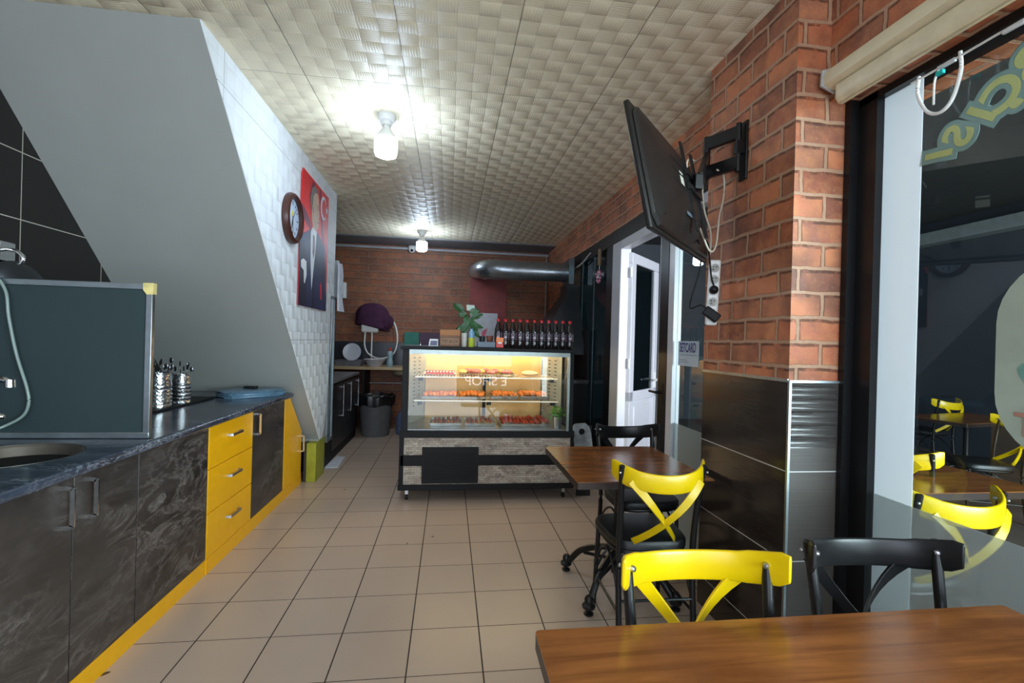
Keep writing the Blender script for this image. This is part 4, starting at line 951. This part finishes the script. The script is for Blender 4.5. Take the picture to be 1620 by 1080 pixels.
MB().lathe([(.0285, .0855), (.028, .095), (.029, .10), (.029, .128), (.026, .14), (.014, .155), (.012, .17), (0, .17)], (.205, 4.39, ZC), 20).build('body', P('bluebottle', (.20, .38, .55), .15), t)
t = thing('greeting_card', 'pale card standing up among the plant leaves', 'card', (.19, 4.50, ZC))
MB().prism([(.16, 4.52, 1.72), (.24, 4.52, 1.72), (.23, 4.53, 1.775), (.155, 4.53, 1.775)], (0, .002, 0)).build('card', P('mint_card', (.55, .68, .60), .5), t)
MB().tube([(.19, 4.52, ZC), (.20, 4.525, 1.74)], .003, 6).build('stick', WHITE, t)
t = thing('dark_pot', 'small dark pot with a crimson flower on the display case', 'pot', (.315, 4.56, ZC))
MB().lathe([(.025, 0), (.03, .10), (.031, .105), (0, .10)], (.315, 4.56, ZC), 16).build('pot', P('darkpot', (.02, .03, .03), .4), t)
MB().prism([(.31, 4.56, ZC+.10), (.345, 4.56, ZC+.11), (.362, 4.56, ZC+.185), (.315, 4.56, ZC+.15)], (0, .012, 0)).build('flower', P('crimson', (.35, .01, .05), .5), t)
tag(MB().lathe([(.024, 0), (.034, .095), (.036, .11), (.03, .11), (.02, .01), (0, .01)], (.39, 4.57, ZC), 16).build('clay_pot', P('clay', (.30, .10, .06), .7)), 'small clay pot on the display case by the white panel', 'pot')

# ================================================================ CHAIRS
def rail_curve(zc, wdt, bow, n=20, y0=-.335):
    out = []
    for k in range(n+1):
        u_ = -1+2*k/n; out.append(Vector((math.sin(u_*1.25)/math.sin(1.25)*wdt/2, y0+bow*(1-math.cos(u_*1.25))/(1-math.cos(1.25)), zc+.048*u_*u_)))
    return out
def make_chair(label, back_mat, strap=.034):
    t = thing('bistro_chair', label, 'chair', (0, 0, 0), 0, 'cross-back bistro chairs')
    b = MB(); pr = []
    for z, s_ in ((.445, .97), (.450, 1.0), (.475, 1.0), (.487, .96), (.492, .85)):
        ring = []
        for k in range(40):
            a = 2*PI*k/40; ca, sa = math.cos(a), math.sin(a); e = .5
            x = math.copysign(abs(ca)**e, ca)*.205*s_; y = math.copysign(abs(sa)**e, sa)*.20*s_
            x *= 1+.06*(y/.2); ring.append(Vector((x, y+.01, z)))
        pr.append(ring)
    b.loft(pr); b.build('seat', VINYL, t, world=False)
    b = MB()
    fr = []
    for k in range(25):
        a = 2*PI*k/24; ca, sa = math.cos(a), math.sin(a); fr.append(Vector((math.copysign(abs(ca)**.5, ca)*.185, math.copysign(abs(sa)**.5, sa)*.18+.01, .432)))
    b.tube(fr, .012, 8); b.build('seat_frame', BLK, t, world=False)
    for s_ in (-1, 1):
        b = MB(); b.tube(smooth([(s_*.185, -.235, 0), (s_*.185, -.205, .25), (s_*.185, -.195, .45), (s_*.19, -.215, .65), (s_*.200, -.252, .872)], 5), .0145, 12)
        b.ball((s_*.200, -.252, .873), .0145, .0145, .008, 10); b.build('leg', BLK, t, world=False)
    for s_ in (-1, 1):
        b = MB(); b.tube([(s_*.175, .165, .44), (s_*.185, .185, 0)], .0125, 12); b.build('leg', BLK, t, world=False)
    b = MB()
    b.tube(smooth([(-.18, .17, .20), (-.12, .165, .30), (0, .165, .34), (.12, .165, .30), (.18, .17, .20)], 5), .007, 8)
    for s_ in (-1, 1):
        b.tube(smooth([(s_*.183, .18, .20), (s_*.178, .11, .33), (s_*.178, 0, .385), (s_*.182, -.12, .33), (s_*.184, -.20, .22)], 5), .007, 8)
        b.tube([(s_*.183, .178, .16), (s_*.184, -.212, .16)], .007, 8)
    b.tube([(-.184, -.212, .22), (.184, -.212, .22)], .007, 8)
    b.build('stretcher', BLK, t, world=False)
    # curved back rail with rounded ends
    pts = rail_curve(.808, .455, .145); n = len(pts); rings = []
    hh, th = .046, .009
    for i, p in enumerate(pts):
        tg = (pts[min(i+1, n-1)]-pts[max(i-1, 0)]).normalized(); sd = Vector((tg.y, -tg.x, 0)).normalized()
        u_ = abs(-1+2*i/(n-1)); k_ = .93 if u_ < .6 else (1. if u_ < .93 else .78)
        rise = 0
        prof = []
        for a, c in ((-th, -hh+.012), (-th*.5, -hh), (th*.5, -hh), (th, -hh+.012), (th, hh-.012), (th*.5, hh), (-th*.5, hh), (-th, hh-.012)): prof.append(p+sd*a*(1 if u_ < .99 else .6)+Vector((0, 0, c*k_+rise)))
        rings.append(prof)
    MB().loft(rings).build('back_rail', back_mat, t, world=False, bevel=.003)
    for s_ in (-1, 1):
        b = MB(); tp = Vector((s_*.165, -.212+.0, .80)); q = []
        for k in range(13):
            u_ = k/12; x = s_*(.165-.275*u_); z = .815-.33*u_; y = -.350+.060*(x/.165)**2-.005*s_+.16*u_**1.8
            q.append((x, y, z))
        sc_ = [1.25-.35*min(1, k/6) for k in range(13)]
        b.sweep(q, [(-.004, -strap/2), (.004, -strap/2), (.004, strap/2), (-.004, strap/2)], (0, 0, 1) if False else (0, .2, 1), sc_)
        b.build('cross_slat', back_mat, t, world=False, bevel=.0015)
    b = MB()
    for s_ in (-1, 1): 
        b = MB(); b.lathe([(.0, .006), (.006, .005), (.0085, .0), (.0085, -.012)], (s_*.186, -.232, .848), 12, Matrix.Rotation(R(-52*s_), 4, 'Z') @ Matrix.Rotation(R(-90), 4, 'X') if False else Matrix.Rotation(R(42*s_), 4, 'Z') @ Matrix.Rotation(R(-90), 4, 'X')); b.build('bolt', STEEL, t, world=False)
    for s_ in (-1, 1):
        b = MB(); b.ball((s_*.213, -.262, .845), .006, .006, .006, 8); b.build('bolt', STEEL, t, world=False)
    return t
ch = make_chair('yellow-backed bistro chair behind the nearest wooden table, facing the viewer', YELP)
ch.location = (.678, .955, 0); ch.rotation_euler = (0, 0, PI-.03)
for loc, rz, lab in (((1.02, 2.36, 0), -.02, 'yellow-backed bistro chair with black seat tucked in at the middle table'),
                     ((2.06, 1.90, 0), .02, 'yellow-backed chair right outside the window glass at the outdoor table'),
                     ((5.95, 5.2, 0), .2, 'farther yellow-backed chair outside, upper left one in the window'),
                     ((4.75, 3.65, 0), 1.15, 'yellow-backed chair outside seen side-on, beside the oval sticker'),
                     ((2.86, 2.55, 0), -1.3, 'yellow-backed chair outside mostly hidden by the white strip')):
    dup(ch, loc, rz, lab)
ck = make_chair('black bistro chair at the nearest table, right of the yellow one', BLK)
ck.location = (1.25, 1.0, 0); ck.rotation_euler = (0, 0, PI-.06)
dup(ck, (1.245, 2.93, 0), PI+.02, 'black bistro chair at the far side of the middle table')

# ================================================================ TABLES
def make_table(label, x0, x1, y0, y1, name='wooden_table'):
    t = thing(name, label, 'table', ((x0+x1)/2, (y0+y1)/2, 0), 0, 'wooden-topped cafe tables')
    hx, hy = (x1-x0)/2, (y1-y0)/2; c = .012
    b = MB(); b.mat(TABW)
    out = []
    for sx_, sy_ in ((-1, -1), (1, -1), (1, 1), (-1, 1)):
        for k in range(4):
            a = {(-1, -1): PI, (1, -1): 1.5*PI, (1, 1): 0, (-1, 1): .5*PI}[(sx_, sy_)]+k*PI/6
            out.append((sx_*(hx-c)+c*math.cos(a), sy_*(hy-c)+c*math.sin(a)))
    b.prism([(x, y, .746) for x, y in out], (0, 0, .004)); b.mat(P('dark_edge', (.03, .018, .014), .4)).prism([(x, y, .712) for x, y in out], (0, 0, .034))
    b.build('table_top', None, t, world=False)
    MB().lathe([(.035, .10), (.035, .12), (.028, .15), (.026, .60), (.035, .66), (.05, .70)], seg=20).build('column', BLK, t, world=False)
    MB().box(-hx*.55, hx*.55, -.03, .03, .690, .711).box(-.03, .03, -hy*.6, hy*.6, .690, .7115).build('top_bracket', BLK, t, world=False)
    for k in range(4):
        a = PI/4+k*PI/2; d = Vector((math.cos(a), math.sin(a), 0))
        lg = MB().tube(smooth([d*.02+Vector((0, 0, .24)), d*.12+Vector((0, 0, .215)), d*.24+Vector((0, 0, .16)), d*.31+Vector((0, 0, .085)), d*.34+Vector((0, 0, .05))], 5), .019, 10).tube(smooth([d*.02+Vector((0, 0, .17)), d*.12+Vector((0, 0, .16)), d*.22+Vector((0, 0, .15))], 4), .010, 8).build('leg', BLK, t, world=False)
        MB().lathe([(.014, 0.002), (.026, .004), (.026, .012), (.012, .02), (.018, .03), (.034, .04), (.036, .052), (.022, .065), (.024, .085), (.015, .10)], d*.345, 16).build('foot', BLK, lg, world=False)
    return t
tb = make_table('nearest wooden table with reddish-brown top, lower right', .222, 1.535, .43, 1.112)
mt = make_table('middle wooden table standing between the pillar and the display case', .648, 1.385, 2.28, 3.065)
ot = make_table('wooden table outside behind the window glass', 1.95, 3.05, 2.03, 2.60)
dup(ot, (5.55, 4.4, 0), .2, 'dark-looking table farther out on the terrace')

# ================================================================ TV ON ARM
t = thing('television', 'black flat television seen from behind on a wall arm', 'television', (0, 0, 0))
W_, H_ = .87, .52
Mtv = Matrix.Translation((.985, 2.03, 2.13)) @ Matrix.Rotation(-.745, 4, 'Z') @ Matrix.Rotation(R(-12), 4, 'Y')
# local: y along width, z up, +x = back side (toward the pillar)
t.matrix_world = Mtv
TVM = P('tv_black', (.010, .009, .0085), .36, spec=.4)
MB().box(-.018, .006, -W_/2, W_/2, -H_/2, H_/2).build('bezel', TVM, t, world=False, bevel=.008, seg=3)
MB().box(-.0195, -.018, -W_/2+.03, W_/2-.03, -H_/2+.04, H_/2-.03).build('screen', P('tv_screen', (.01, .01, .012), .1), t, world=False)
b = MB()
def rr(x, hy, hz, c=.04): return [Vector((x, y, z)) for y, z in ((-hy, -hz+c), (-hy+c, -hz), (hy-c, -hz), (hy, -hz+c), (hy, hz-c), (hy-c, hz), (-hy+c, hz), (-hy, hz-c))]
b.loft([rr(.006, W_/2-.012, H_/2-.012), rr(.022, W_/2-.02, H_/2-.02), rr(.040, W_/2-.10, H_/2-.08, .05), rr(.062, W_/2-.17, H_/2-.14, .05), rr(.066, W_/2-.19, H_/2-.16, .05)])
b.build('back_cover', TVM, t, world=False, bevel=.005)
b = MB()
for k in range(3): b.box(.06, .0675, -.20, .20, -.02+k*.05, -.01+k*.05)
for k in range(3): b.tube(arc((.034, -.34, -.05-k*.06), .026, -1.2, 1.2, 8, 'yz'), .003, 6)
b.build('moulded_ribs', TVM, t, world=False)
b = MB(); b.box(.0425, .0435, -.20, -.13, -.17, -.10).box(.0662, .067, -.10, -.05, -.01, .05); b.build('sticker', P('tv_sticker', (.45, .45, .38), .4), t, world=False)
MB().box(.060, .0615, -.07, .03, -.14, -.09).build('sticker', P('tv_sticker2', (.10, .12, .15), .3), t, world=False)
b = MB(); b.box(.066, .075, .0, .03, -.20, .22).box(.066, .075, .17, .20, -.20, .22).box(.068, .082, -.01, .21, -.01, .02).box(.068, .082, -.01, .21, .06, .09); b.build('mount_rails', BLK, t, world=False)
att = Mtv @ Vector((.085, .10, .04))
t = thing('tv_wall_arm', 'black double swing arm on the pillar holding the television', 'wall mount', (XP, 2.18, 2.3))
MB().box(XP-.012, XP-.001, 2.15, 2.21, 2.27, 2.56).build('wall_plate', BLK, t, bevel=.003)
elb = Vector((1.32, 2.34, 2.43)); rt_ = Vector((XP-.035, 2.18, 2.43))
for dz in (.075, -.075): MB().sweep([rt_+Vector((0, 0, dz)), elb+Vector((0, 0, dz))], [(-.014, -.032), (.014, -.032), (.014, .032), (-.014, .032)]).build('wall_link', BLK, t, bevel=.003)
MB().cyl(rt_+Vector((0, 0, -.12)), rt_+Vector((0, 0, .12)), .014).box(XP-.05, XP-.01, 2.165, 2.195, 2.40, 2.46).build('hinge_pin', BLK, t)
MB().cyl(elb+Vector((0, 0, -.11)), elb+Vector((0, 0, .11)), .017).build('hinge_pin', BLK, t)
MB().sweep([elb+Vector((0, 0, .0)), att+Vector((.02, 0, .02))], [(-.012, -.035), (.012, -.035), (.012, .035), (-.012, .035)]).build('outer_link', BLK, t, bevel=.003)
MB().box(-.018, .022, -.03, .03, -.035, .035, Matrix.Translation(att+Vector((.0, 0, .005)))).build('tilt_head', BLK, t, bevel=.004)
# cables, power strip
CAB = P('cream_cable', (.52, .46, .36), .45)
tag(MB().tube(smooth([(1.235, 2.29, 2.39), (1.11, 2.14, 2.33), (1.09, 2.10, 2.23), (1.115, 2.10, 2.10), (1.175, 2.11, 1.98), (1.23, 2.13, 1.90), (1.29, 2.18, 1.94), (1.34, 2.24, 2.10), (1.385, 2.28, 2.22), (1.375, 2.27, 2.32), (1.33, 2.26, 2.345)], 8), .0045, 8).build('looped_cable', CAB), 'long cream cable loop hanging from the television arm', 'cable', 'cream cables on the arm')
tag(MB().tube(smooth([(1.285, 2.30, 2.36), (1.285, 2.31, 2.25), (1.30, 2.31, 2.14), (1.335, 2.31, 2.04), (1.34, 2.315, 1.94), (1.33, 2.315, 1.905)], 8), .0045, 8).build('looped_cable', CAB), 'short cream cable dropping from the arm elbow to the power strip', 'cable', 'cream cables on the arm')
t = thing('power_strip', 'white five-way power strip hanging below the television', 'power strip', (1.352, 2.30, 1.50))
Ms = Matrix.Translation((1.352, 2.30, 1.72)) @ Matrix.Rotation(R(-24), 4, 'Z') @ Matrix.Rotation(R(2), 4, 'Y')
b = MB(); b.box(-.028, .028, -.02, .02, -.17, .17, Ms); b.build('housing', WHITE, t, bevel=.010, seg=3)
for k in range(5):
    zc = .125-k*.058
    b = MB(); b.lathe([(.024, .0), (.024, .003), (.021, .003), (.020, -.0), (.0, .0)], (0, 0, 0), 24, Ms @ Matrix.Translation((0, -.0205, zc)) @ Matrix.Rotation(R(90), 4, 'X'))
    o = b.build('socket', P('socket_white', (.66, .65, .60), .4), t)
    b = MB()
    for a in (45, 225, 135): b.cyl(Ms @ Vector((.010*math.cos(R(a)), -.0209, zc+.010*math.sin(R(a)))), Ms @ Vector((.010*math.cos(R(a)), -.0225, zc+.010*math.sin(R(a)))), .0032, seg=8)
    b.build('socket_hole', BLKM, o)
t = thing('black_plug', 'black plug with its cable in the third socket of the strip', 'plug', (1.352, 2.27, 1.72))
pc = Ms @ Vector((0, -.04, .012)); b = MB(); b.lathe([(.021, -.018), (.022, 0), (.018, .016), (.008, .024)], pc, 16, Ms.to_3x3().to_4x4() @ Matrix.Rotation(R(90), 4, 'X')); b.build('plug_body', BLKM, t)
tvb = Mtv @ Vector((.05, .10, -.24))
MB().tube(smooth([pc+Vector((-.004, -.01, .01)), pc+Vector((-.028, -.02, .06)), pc+Vector((-.036, -.01, .16)), Vector((1.30, 2.28, 1.98)), Vector((1.22, 2.26, 2.03)), tvb], 6), .0045, 8).build('cable', BLKM, t)
t = thing('black_adapter', 'black power adapter hanging off the lower end of the power strip', 'adapter', (1.352, 2.26, 1.58))
ac = Ms @ Vector((-.006, -.045, -.115)); Ma = Matrix.Translation(ac) @ Matrix.Rotation(R(-24), 4, 'Z') @ Matrix.Rotation(R(38), 4, 'Y')
MB().box(-.042, .042, -.022, .022, -.024, .024, Ma).build('adapter_body', BLKM, t, bevel=.008, seg=3)
MB().tube(smooth([ac+Vector((-.03, 0, .03)), ac+Vector((-.06, 0, .045)), ac+Vector((-.10, .03, .03)), ac+Vector((-.075, .06, .10)), ac+Vector((-.045, .05, .22)), Vector((1.28, 2.30, 1.93)), Vector((1.27, 2.33, 2.10))], 6), .004, 8).build('cable', BLKM, t)

# ================================================================ BLIND, STICKERS, STRING LIGHT
t = thing('roller_blind', 'cream roller blind cassette above the window', 'blind', (1.6, .3, 2.43))
xb_ = 1.583; prf = [(0, 2.62), (-.012, 2.62), (-.055, 2.60), (-.066, 2.575), (-.062, 2.545), (-.04, 2.53), (-.008, 2.525), (0, 2.525)]
b = MB(); b.prism([(xb_+x, -2.2, z) for x, z in prf], (0, 3.99, 0)); b.build('cassette', CREAM, t, bevel=.002)
b = MB(); b.prism([(xb_-.010, -2.2, 2.525), (xb_-.045, -2.2, 2.525), (xb_-.045, -2.2, 2.47), (xb_-.030, -2.2, 2.448), (xb_-.010, -2.2, 2.448)], (0, 3.95, 0)); b.build('bottom_bar', P('cream_bar', (.66, .56, .36), .4), t, bevel=.004)
MB().prism([(xb_+.0, 1.79, 2.63), (xb_-.07, 1.79, 2.605), (xb_-.074, 1.79, 2.54), (xb_-.01, 1.79, 2.515)], (0, .008, 0)).build('end_cap', P('clear_cap', (.45, .46, .44), .3), t)
xx = 1.665
t = thing('string_light', 'white cable with small light modules under the blind', 'string light', (xx, 1.3, 2.3))
MB().tube(smooth([(xx, 1.54, 2.43), (xx, 1.40, 2.432), (xx, 1.2, 2.437), (xx, .9, 2.44), (xx, .4, 2.44)], 5), .004, 6).build('cable', WHITE, t)
MB().tube(smooth([(xx, 1.512, 2.44), (xx, 1.514, 2.376), (xx, 1.480, 2.30), (xx, 1.433, 2.273), (xx, 1.392, 2.302), (xx, 1.368, 2.385), (xx, 1.372, 2.448)], 8), .006, 8).build('loop', WHITE, t)
MB().tube(smooth([(xx, 1.440, 2.43), (xx, 1.455, 2.39), (xx, 1.456, 2.311)], 5), .0035, 8).build('loose_end', WHITE, t)
for y in (1.415, 1.22, .98): MB().box(xx-.006, xx+.006, y-.03, y+.03, 2.424, 2.438).build('light_module', P('module', (.66, .68, .70), .3), t, bevel=.003)
MB().box(xx-.008, xx+.004, 1.422, 1.446, 2.405, 2.418).build('teal_clip', P('teal', (.0, .45, .42), .4), t)
# arched lettering on the glass (reads from outside)
t = thing('window_lettering', 'yellow-green arched letters with blue outlines on the window glass', 'lettering', (XW, 1.35, 2.2))
yg = P('sticker_yellow', (.46, .52, .20), .45); bl = P('sticker_blue', (.19, .32, .30), .45)
for chx, y, z, ang, sz in (('I', 1.488, 2.155, -82, .13), ('S', 1.425, 2.195, -60, .14), ('I', 1.352, 2.235, -52, .14), ('Ç', 1.295, 2.275, -38, .15), ('B', 1.21, 2.33, -32, .17), ('A', 1.11, 2.375, -24, .18)):
    a = R(ang); xd = Vector((0, math.cos(a), math.sin(a))); yd = Vector((0, -math.sin(a), math.cos(a)))
    o = text('letter', chx, sz, yg, frame_M((1.7328, y, z), xd, yd), t, 0, 0, bev=.005)
    text('outline', chx, sz, bl, frame_M((1.7315+.004, y, z), xd, yd), o, .0004, .014) if False else None
    e = text('letter_outline', chx, sz, bl, frame_M((1.7342, y, z), xd, yd), t, 0, 0, bev=.022)
# oval sticker
t = thing('oval_sticker', 'tall pale oval sticker with a teal figure on the window', 'sticker', (XW, 1.0, 1.4))
pts = []
yl, yh, zl, zh, rc = .55, 1.295, 1.12, 1.74, .20
for (cy_, cz_), a0 in (((yh-rc, zh-rc), 0), ((yl+rc, zh-rc), 90), ((yl+rc, zl+rc), 180), ((yh-rc, zl+rc), 270)):
    for k in range(9): a = R(a0+k*90/8); pts.append((1.7325, cy_+rc*math.cos(a), cz_+rc*math.sin(a)))
MB().prism(pts, (.0008, 0, 0)).build('backing', P('pale_sticker', (.42, .50, .42), .5, var=.06), t)
tl = P('teal_print', (.17, .38, .32), .5, var=.3, scale=8)
b = MB(); xo = 0
for y, z, r in ((1.16, 1.60, .045), (1.10, 1.58, .05), (1.16, 1.48, .04), (1.12, 1.44, .07), (1.18, 1.38, .05), (1.08, 1.36, .08), (1.0, 1.45, .1)):
    xo += .00008
    b.prism([(1.7312-xo, y+r*math.cos(a)*(1+.2*math.sin(3*a)), z+r*math.sin(a)) for a in [2*PI*k/16 for k in range(16)]], (.0006, 0, 0))
b.build('teal_figure', tl, t)
text('lettering', 'AT', .10, P('red_print', (.48, .24, .18), .5), frame_M((1.7302, 1.175, 1.225), (0, 1, 0), (0, 0, 1)), t, .0006, .002)
# card-payment sticker
t = thing('payment_sticker', 'pale sticker reading SETCARD on the rear window glass', 'sticker', (1.698, 3.18, 1.3))
MB().box(1.6965, 1.698, 3.045, 3.335, 1.295, 1.475).build('backing', P('sticker_pale', (.50, .62, .72), .4, var=.03), t, bevel=.0005)
text('lettering', 'SETCARD', .075, P('navy_ink', (.04, .04, .22), .4), frame_M((1.6958, 3.195, 1.425), (0, -1, 0), (0, 0, 1)) @ Matrix.Diagonal((.72, 1.25, 1, 1)), t, .0004, .0016)
b = MB(); b.box(1.6958, 1.6964, 3.06, 3.30, 1.372, 1.378).box(1.6958, 1.6964, 3.20, 3.32, 1.335, 1.341).box(1.6958, 1.6964, 3.18, 3.32, 1.320, 1.326); b.build('small_print', P('grey_ink', (.25, .33, .45), .5), t)

# lit lettering low in the shopfront behind the viewer (its mirror image shows in the display-case glass)
t = thing('shop_sign', 'lit white E SHOP letters mirrored in the display case glass', 'sign', (.88, -2.44, 1.0))
text('lettering', 'E SHOP', .30, emit('lit_letters', (.9, .95, 1), 11), frame_M((.88, -2.44, 1.16), (-1, 0, 0), (0, 0, 1)), t, .01)
MB().box(.20, 1.48, -2.47, -2.455, .80, 1.52).build('daylight_blocker', BLKM, t)  # added unseen dark board; keeps the daylight lamp's reflection off the letters
